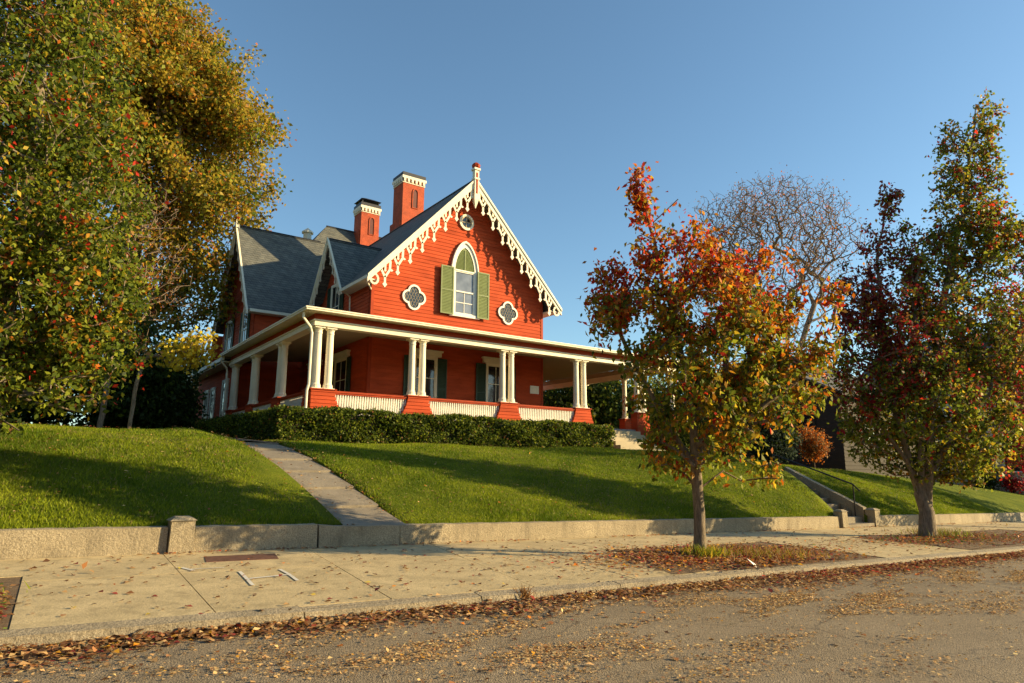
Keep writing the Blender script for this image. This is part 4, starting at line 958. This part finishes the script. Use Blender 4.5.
evergreen('orange_shrub', 'rounded burnt orange shrub in front of the dark shingled house', 'shrub', 25.9, -5.4, 1.5, [(0, 0, 1.6, .75, .7, .8, 1), (.2, 0, 1.2, .6, .6, .5, 1)], 3600, .13, (1, 2.2, 1.4), 42, keys=('br', 'og', 'ltan'), trunkh=1.2, att=110, r0=.06)
for i, (x, y, h, rr, lb) in enumerate(((-4.3, 13.5, 6.6, 2.3, 'dark yew between the yellow sapling and the red house'), (.8, 32, 9.5, 3.6, 'tall dark yew closing the gap behind the left side of the house'), (-9.5, 17, 7.5, 3.4, 'low black green yew left of the wing, under the pear crown'), (-3.6, 21.5, 6.5, 2.4, 'dark upright yew nearest the left wing wall'), (-15, 14, 8.5, 4.2, 'wide dark evergreen at the left edge behind the pear tree'))):
    evergreen('yew_tree', lb, 'tree', x, y, 2.3, [(0, 0, h*.55, rr, rr, h*.45, 1), (rr*.4, 0, h*.3, rr*.8, rr*.8, h*.3, 1), (-rr*.5, 0, h*.35, rr*.7, rr*.7, h*.3, 1)], 15000, .26, (9, .8, .05), 50+i, 'dark evergreens left of the house')
bgt = [(25, 13, 9.5, 4.0, 'bushy tree just behind the open porch corner'), (29, 18, 9.5, 4.2, 'dense tree filling the view under the porch ceiling'), (34, 14, 8.5, 4.0, 'tall tree behind the right porch corner'), (27, 13, 8.5, 3.6, 'dark background tree seen through the open right end of the porch'), (32, 8, 8.0, 3.4, 'green background tree right of the porch end, behind the orange crown'), (36.5, -.5, 7.0, 3.0, 'background tree between the spruce and the porch'), (24, 22, 9.5, 3.6, 'far dark tree showing between the porch columns'), (60, -13.5, 9, 3.8, 'distant green tree at the far right end of the street'), (45, 6, 10, 4, 'distant tree under the bare tree crown')]
for i, (x, y, h, rr, lb) in enumerate(bgt):
    evergreen('background_tree', lb, 'tree', x, y, 1.2, [(0, 0, h*.6, rr, rr, h*.4, 1), (rr*.5, 0, h*.32, rr*.8, rr*.8, h*.3, 1), (-rr*.5, 0, h*.36, rr*.8, rr*.8, h*.32, 1)], 13000, .34, (4, 3, 1.0), 60+i, 'trees behind the right side of the house', ('dg', 'g', 'ol'))
evergreen('porch_shrub', 'low leafy green shrub right of the porch steps', 'shrub', 20.0, -2.0, 1.9, [(0, 0, 1.5, 1.5, .9, 1.5, 1), (-1.1, 0, 1.1, .9, .8, 1.1, 1)], 9000, .13, (3, 3, 2), 80, keys=('dg', 'g', 'lg'), trunkh=.6, att=90, r0=.05)
evergreen('conical_shrub', 'narrow dark green conical shrub against the pale house', 'shrub', 44.2, -6.9, .35, [(0, 0, 1.0, .9, .9, 1.0, 1), (0, 0, 2.2, .55, .55, 1.0, 1.4), (0, 0, 3.2, .28, .28, .7, 2)], 5000, .14, (5, 2, .6), 81, trunkh=2, att=100, r0=.07)
evergreen('red_shrub', 'small crimson flowering bush in front of the pale house', 'shrub', 44.8, -8.3, .2, [(0, 0, .6, .65, .6, .42, 1)], 1600, .13, (4, 2, 1), 82, keys=('cr', 'rd', 'g'), trunkh=.5, att=60, r0=.05)

# ------------------------------------------------------------------ neighbouring houses
def nhouse(name, label, x0, x1, y0, y1, zb_, ze, zr, ridge, wm, rm, wins, trim='white', h=.22):
    o = empty(name, ((x0+x1)/2, y0, zb_), label, 'house')
    xm, ym = (x0+x1)/2, (y0+y1)/2
    tb = TB('Y', y0); tb.b(x0, x1, -(y1-y0), 0, zb_-2, ze); siding(tb, lambda z: (x0, x1), zb_, ze, h)
    if ridge == 'y': tb.pr([(x0, ze), (x1, ze), (xm, zr)], -.3, 0); siding(tb, gabl(xm, zr, (zr-ze)/(xm-x0), x0, x1), ze, zr-.2, h)
    t2 = TB('X', x0); siding(t2, lambda z: (y0, y1), zb_, ze, h)
    if ridge == 'x':
        t2.pr([(y0, ze), (y1, ze), (ym, zr)], -.3, 0); siding(t2, gabl(ym, zr, (zr-ze)/(ym-y0), y0, y1), ze, zr-.2, h)
    k = len(tb.v); tb.v += t2.v; tb.f += [tuple(i+k for i in f) for f in t2.f]
    tb.build('wall', M[wm], o)
    mb = MB()
    if ridge == 'y':
        for sx, xe in ((-1, x0-.5), (1, x1+.5)):
            zz = ze-.5*(zr-ze)/(xm-x0); slopeslab(mb, [(xm, y0-.5, zr+.1), (xe, y0-.5, zz+.1), (xe, y1+.5, zz+.1), (xm, y1+.5, zr+.1)], .12)
    else:
        for ye in (y0-.5, y1+.5):
            zz = ze-.5*(zr-ze)/(ym-y0); slopeslab(mb, [(x0-.5, ym, zr+.1), (x0-.5, ye, zz+.1), (x1+.5, ye, zz+.1), (x1+.5, ym, zr+.1)], .12)
    mb.build('roof', M[rm], o)
    mb = MB(); mb.box((x0-.55, y0-.5, ze-.32), (x1+.55, y0-.42, ze-.1)); mb.build('eave', M[trim], o)
    for ax, a, b, z0, z1 in wins:
        tb = TB(ax, y0 if ax == 'Y' else x0); f = .14
        tb.b(a-f, a, .03, .12, z0, z1); tb.b(b, b+f, .03, .12, z0, z1); tb.b(a-f, b+f, .03, .12, z1, z1+f); tb.b(a-f-.05, b+f+.05, .03, .16, z0-.1, z0)
        tb.b(a, b, .05, .1, (z0+z1)/2-.04, (z0+z1)/2+.04)
        w = tb.build('window', M[trim], o); tb = TB(ax, y0 if ax == 'Y' else x0); tb.b(a, b, .03, .06, z0, z1); tb.build('pane', M['glass'], w)
    return o
nhouse('shingled_house', 'dark brown shingled neighbour house behind the forked street tree', 29.5, 40.5, -5.2, 6, 1.2, 6.2, 8.8, 'x', 'shingle_wall', 'roof2', [('X', -3.5, -2.3, 3.6, 5.6), ('X', .5, 1.7, 3.6, 5.6), ('Y', 32, 33.2, 3.4, 5.4), ('Y', 36, 37.2, 3.4, 5.4)], 'shingle_wall')
nhouse('pale_house', 'cream clapboard neighbour house with tall windows at the right edge', 45.8, 58, -9.6, 2, .2, 8.2, 12.2, 'y', 'pale', 'roof2', [('X', -8.9, -7.7, 1.6, 4.0), ('X', -6.4, -5.2, 1.6, 4.0), ('X', -3.2, -2.0, 1.6, 4.0), ('X', -8.9, -7.7, 5.2, 7.2), ('X', -6.4, -5.2, 5.2, 7.2), ('X', -3.2, -2.0, 5.2, 7.2), ('Y', 47, 48.2, 1.6, 4.0), ('Y', 49.8, 51, 1.6, 4.0), ('Y', 53, 54.2, 1.6, 4.0), ('Y', 47, 48.2, 5.2, 7.2), ('Y', 49.8, 51, 5.2, 7.2), ('Y', 53, 54.2, 5.2, 7.2)])
nhouse('white_house', 'distant white house glimpsed behind the dark evergreens on the left', -2, 12, 55, 66, 2.3, 7.5, 11, 'x', 'white', 'roof2', [('Y', 0, 1.2, 3.6, 5.8), ('Y', 3.5, 4.7, 3.6, 5.8)])

# ------------------------------------------------------------------ grass blades and leaf litter
def grass():
    rng = np.random.default_rng(77); n = 330000
    x = rng.uniform(-17, 30, n*2); y = WY+.2+9.8*rng.uniform(0, 1, n*2)**1.35
    keep = ~((x-pxs(y) > PX0-.0) & (x-pxs(y) < PX1+.0)) & ~((x > SX0-.25) & (x < SX1+.25) & (y < -8.7)) & ~((x > 15.55) & (x < 17.15) & (y > -9)); x = x[keep][:n]; y = y[keep][:n]; n = len(x)
    z = hz(x, y); P = np.stack([x, y, z-.01], 1); h = rng.uniform(.04, .085, n)*(1+.35*vnoise(P, 1.3, 9).clip(-.9, 1.2)); edge = (y < WY+.5); h = np.where(edge, h*1.25, h)
    th = rng.uniform(0, 2*math.pi, n); w = rng.uniform(.005, .011, n)*1.4
    s = np.stack([np.cos(th), np.sin(th), 0*th], 1)*w[:, None]; lean = rng.normal(size=(n, 3))*.45; lean[:, 2] = 1
    V = np.stack([P-s, P+s, P+lean*h[:, None]], 1).reshape(-1, 3); F = np.arange(n*3).reshape(n, 3)
    v = vnoise(P, .5, 12)*.35+vnoise(P, 2.3, 13)*.3+.45+rng.normal(size=n)*.3
    c = np.array([.10, .165, .009])+(np.array([.33, .38, .02])-np.array([.10, .165, .009]))*np.clip(v, 0, 1)[:, None]
    dry = rng.uniform(size=n) < .04+.22*np.clip(vnoise(P, .9, 21)-.35, 0, 1); c[dry] = (.32, .26, .10)
    tag(fromnp('grass', V, F, M['blade'], cols=np.repeat(c, 3, 0), nv=3), 'short green lawn grass on the slopes either side of the path', 'grass', kind='stuff')
grass()
C_.update(lb=(.22, .10, .04), dk=(.11, .055, .028), ltan=(.40, .24, .10))
def litter():
    rng = np.random.default_rng(88); P = []; Cc = []; Sz = []
    def add(x, y, z, size, keys, w):
        P.append(np.stack([x, y, z], 1)); Cc.append(pick([C_[k] for k in keys], w, len(x), rng)); Sz.append(np.broadcast_to(size, (len(x),)).copy())
    # gutter drift
    n = 36000; x = -14+62*rng.uniform(0, 1, n)**1.25; wd = .48+.14*np.sin(x*1.1)+.10*np.sin(x*2.7)+.25*np.exp(-((x-3)/3)**2)
    d = np.abs(rng.normal(size=n))*wd*.62; y = yk(x)-.05-d; z = roadz(x, y)+.006+np.maximum(0, (.05-d*.09))*rng.uniform(0, 1, n)
    add(x, y, z+.01, rng.uniform(.04, .09, n), ['lb', 'ltan', 'dk', 'yo', 'mr', 'straw'], [5, 4, 2.5, .35, .8, 1])
    # maroon leaves below tree one and along the right
    n = 4600; x = rng.uniform(1.5, 22, n); y = yk(x)-.02-np.abs(rng.normal(size=n))*.35; add(x, y, roadz(x, y)+.02+.05*rng.uniform(size=n), rng.uniform(.05, .1, n), ['mr', 'rd', 'lb', 'ltan'], [2, .4, 3.5, 2.5])
    n = 11000; a = rng.normal(size=(n, 2)); x = 2.7+a[:, 0]*1.5; y = -16.95+a[:, 1]*.72; ok = (y > yk(x)+.02) & (y < -14.6); x, y = x[ok], y[ok]; add(x, y, swz(x, y)+.045+.02*rng.uniform(size=len(x)), rng.uniform(.05, .1, len(x)), ['mr', 'br', 'og', 'tan', 'rd', 'yo'], [2, 5, .8, 3, .25, 1])
    n = 4800; a = rng.normal(size=(n, 2)); x = 14+a[:, 0]*2.4; y = -16.7+a[:, 1]*.7; ok = (y > yk(x)+.02) & (y < WY-.2); x, y = x[ok], y[ok]; add(x, y, swz(x, y)+.045, rng.uniform(.05, .1, len(x)), ['mr', 'br', 'og', 'tan', 'g'], [2, 3, 1, 2, 1.5])
    n = 3500; a = rng.normal(size=(n, 2)); x = -10.0+a[:, 0]*.8; y = -16.9+a[:, 1]*.75; ok = (y > yk(x)+.02) & (x < -9.0); x, y = x[ok], y[ok]; add(x, y, swz(x, y)+.035, rng.uniform(.05, .1, len(x)), ['br', 'mr', 'tan', 'g'], [3, 2, 2, 1])
    # scattered on sidewalk
    n = 1900; x = -13+40*rng.uniform(0, 1, n)**1.3; y = rng.uniform(-18.4, WY-.1, n); add(x, y, swz(x, y)+.012, rng.uniform(.05, .1, n), ['lb', 'dk', 'mr', 'og', 'ltan', 'ye'], [4, 3, 1.5, .25, 1.6, .15])
    n = 1500; x = rng.uniform(-13, 32, n); y = WY-.06-np.abs(rng.normal(size=n))*.1; k = vnoise(np.stack([x, y, y], 1), .6, 7) > .0; x, y = x[k], y[k]; add(x, y, swz(x, y)+.02, rng.uniform(.04, .08, len(x)), ['br', 'mr', 'og', 'tan'], [3, 2, 1, 1])
    # pale bits on the road in drifts
    n = 420000; x = rng.uniform(-12, 26, n); y = rng.uniform(-24.5, -19, n); p_ = np.stack([x*.55, y*1.5, 0*x], 1)
    dn = np.exp(-((y-(yk(x)-2.0))/1.6)**2)*np.clip(.12+.6*vnoise(p_, 1.6, 15)+.4*vnoise(p_, 4.5, 16), 0.02, 1)*np.interp(x, [-12, -8, -5, 2, 8, 14, 26], [.3, .5, .85, 1, .6, .25, .1]); k = rng.uniform(size=n) < dn*1.3; x, y = x[k], y[k]
    add(x, y, roadz(x, y)+.014, rng.uniform(.016, .046, len(x)), ['ltan', 'straw', 'yo', 'lb', 'dk'], [3.5, 4, .5, 1.2, .6])
    n = 1500; x = rng.uniform(-12, 30, n); y = yk(x)-.3-np.abs(rng.normal(size=n))*1.6; add(x, y, roadz(x, y)+.01, rng.uniform(.05, .09, n), ['lb', 'dk', 'og', 'ltan'], [3, 2, .4, 2])
    # lawn
    n = 2600; x = rng.uniform(-14, 28, n); y = rng.uniform(WY+.3, -3, n); add(x, y, hz(x, y)+.085, rng.uniform(.05, .09, n), ['ltan', 'straw', 'br', 'og', 'mr'], [3, 3, 2, .6, .8])
    n = 500; y = rng.uniform(WY+.2, -3, n); x = rng.choice([PX0, PX1], n)+rng.normal(size=n)*.15+pxs(y); add(x, y, hz(x, y)+.03, rng.uniform(.05, .09, n), ['tan', 'br', 'og', 'mr'], [3, 2, 1, 1])
    P = np.concatenate(P); Cc = np.concatenate(Cc)*rng.uniform(.75, 1.6, (len(P), 1)); Sz = np.concatenate(Sz)
    V, F = leafquads(P, Sz, 0, .75, .9, rng)
    tag(fromnp('fallen_leaves', V, F, M['litter'], cols=np.repeat(np.clip(Cc*1.15, 0, .8), 4, 0)), 'brown, orange and red fallen leaves drifted along the kerb and sidewalk', 'leaves', kind='stuff')
litter()
def tuft(x, y, z, n, h, r, cols, label, seed, name='weed_tuft'):
    rng = np.random.default_rng(seed); a = rng.normal(size=(n, 2))*r; P = np.stack([x+a[:, 0], y+a[:, 1], np.full(n, z)], 1)
    th = rng.uniform(0, 6.3, n); s = np.stack([np.cos(th), np.sin(th), 0*th], 1)*.012; lean = rng.normal(size=(n, 3))*.5; lean[:, 2] = 1; hh = rng.uniform(.5, 1, n)*h
    V = np.stack([P-s, P+s, P+lean*hh[:, None]], 1).reshape(-1, 3)
    tag(fromnp(name, V, np.arange(n*3).reshape(n, 3), M['blade'], None, (x, y, z), np.repeat(pick([C_[k] for k in cols], [1]*len(cols), n, rng), 3, 0), nv=3), label, 'weeds', kind='stuff')
tuft(-3.5, -18.46, float(base(-3.5))+.05, 60, .17, .05, ['br', 'br', 'tan'], 'dry brown weed tuft sprouting from the kerb edge', 1)
tuft(2.1, -16.95, -.06, 260, .22, .22, ['lg', 'g', 'ye'], 'green grass tuft at the foot of the slim street tree', 2)
tuft(14.3, -16.2, -.36, 380, .25, .45, ['lg', 'g', 'tan'], 'patchy green grass at the foot of the forked street tree', 3)
tuft(3.2, -17.6, -.08, 420, .16, .45, ['tan', 'br', 'ol'], 'dry straw coloured grass at the kerb beside the slim street tree', 4)
tuft(-9.9, -16.2, float(base(-9.9))+.12, 500, .12, .35, ['g', 'ol', 'lg'], 'ragged green grass in the leafy verge at the left edge of the sidewalk', 6)
# crumpled paper
mb = MB(); px_, py_, pz_ = 1.55, -18.35, .0
pz_ = float(swz(px_, py_))+.03
mb.poly([(px_-.12, py_-.02, pz_+.16), (px_+.03, py_-.1, pz_), (px_+.2, py_+.02, pz_+.02), (px_-.05, py_+.08, pz_+.17)]); mb.poly([(px_+.03, py_-.1, pz_), (px_+.16, py_+.02, pz_+.02), (px_+.1, py_-.05, pz_-.02)])
tag(mb.build('paper_scrap', M['paper'], None, (px_, py_, pz_)), 'crumpled white paper scrap lying on the leaves near the kerb', 'litter')
# iron plate and utility paint marks on the sidewalk
x0, y0 = -6.5, -14.05
pc = ((x0, y0), (x0+1.15, y0+.02), (x0+1.3, y0+.75), (x0+.12, y0+.72))
mb = MB(); mb.hexa([(x, y, float(swz(x, y))-.01) for x, y in pc]+[(x, y, float(swz(x, y))+.007) for x, y in pc])
tag(mb.build('utility_cover', M['rust'], None, (x0, y0, .05)), 'rusty iron utility cover set in the sidewalk by the wall post', 'utility cover')
def mark(pts, w=.045):
    for (a, b), (c, d) in zip(pts[:-1], pts[1:]):
        L = math.hypot(c-a, d-b); nx, ny = -(d-b)/L*w/2, (c-a)/L*w/2
        mk.poly([(x, y, float(swz(x, y))+.008) for x, y in ((a+nx, b+ny), (a-nx, b-ny), (c-nx, d-ny), (c+nx, d+ny))])
mk = MB(); 
from math import hypot
mark([(-6.30, -15.3), (-6.37, -15.9), (-6.46, -16.6)], .05); mark([(-5.72, -15.3), (-5.75, -15.8), (-5.83, -16.45)], .05); mark([(-6.36, -16.02), (-5.79, -15.88)], .075); tag(mk.build('paint_mark', M['paintmark'], None, (-5.4, -14.6, .05)), 'white sprayed utility marking shaped like a stretched H on the sidewalk', 'paint mark')

# unseen tree mounds added across the street and to the west, blocking skylight
def sky_blocker():
    rng = np.random.default_rng(5); V = []; F = []
    def band(p, q, h, n):
        nonlocal V, F
        for i in range(n):
            t = (i+.5)/n; x = p[0]+(q[0]-p[0])*t+rng.normal()*2; y = p[1]+(q[1]-p[1])*t+rng.normal()*2; hh = h*rng.uniform(.8, 1.2); k = len(V)
            for a in range(6):
                for b in range(10):
                    e = math.pi/2*a/5; th = 2*math.pi*b/10; r = 5.5*math.cos(e)*(1+.25*rng.normal()*.6)
                    V.append((x+r*math.cos(th), y+r*math.sin(th), -3+(hh+3)*math.sin(e)*(1+.05*rng.normal())))
            for a in range(5):
                for b in range(10): F.append((k+a*10+b, k+a*10+(b+1) % 10, k+a*10+10+(b+1) % 10, k+a*10+10+b))
    band((-90, -50), (25, -50), 13, 22); band((-36, -34), (-38, 50), 21, 22)
    tag(fromnp('sky_blocker', np.array(V), np.array(F), M['ground']), 'unseen tree belt added across the street and west of the lawn to block sky fill', 'sky_blocker', kind='stuff')
sky_blocker()

mk = MB(); mark([(-6.95, -14.55), (-6.9, -14.75), (-6.85, -14.95)], .07); mark([(-6.9, -14.78), (-6.4, -14.8)], .04)
tag(mk.build('paint_mark', M['paintmark'], None, (-6.4, -14.45, .06)), 'small faint white spray mark beside the iron utility cover', 'paint mark')
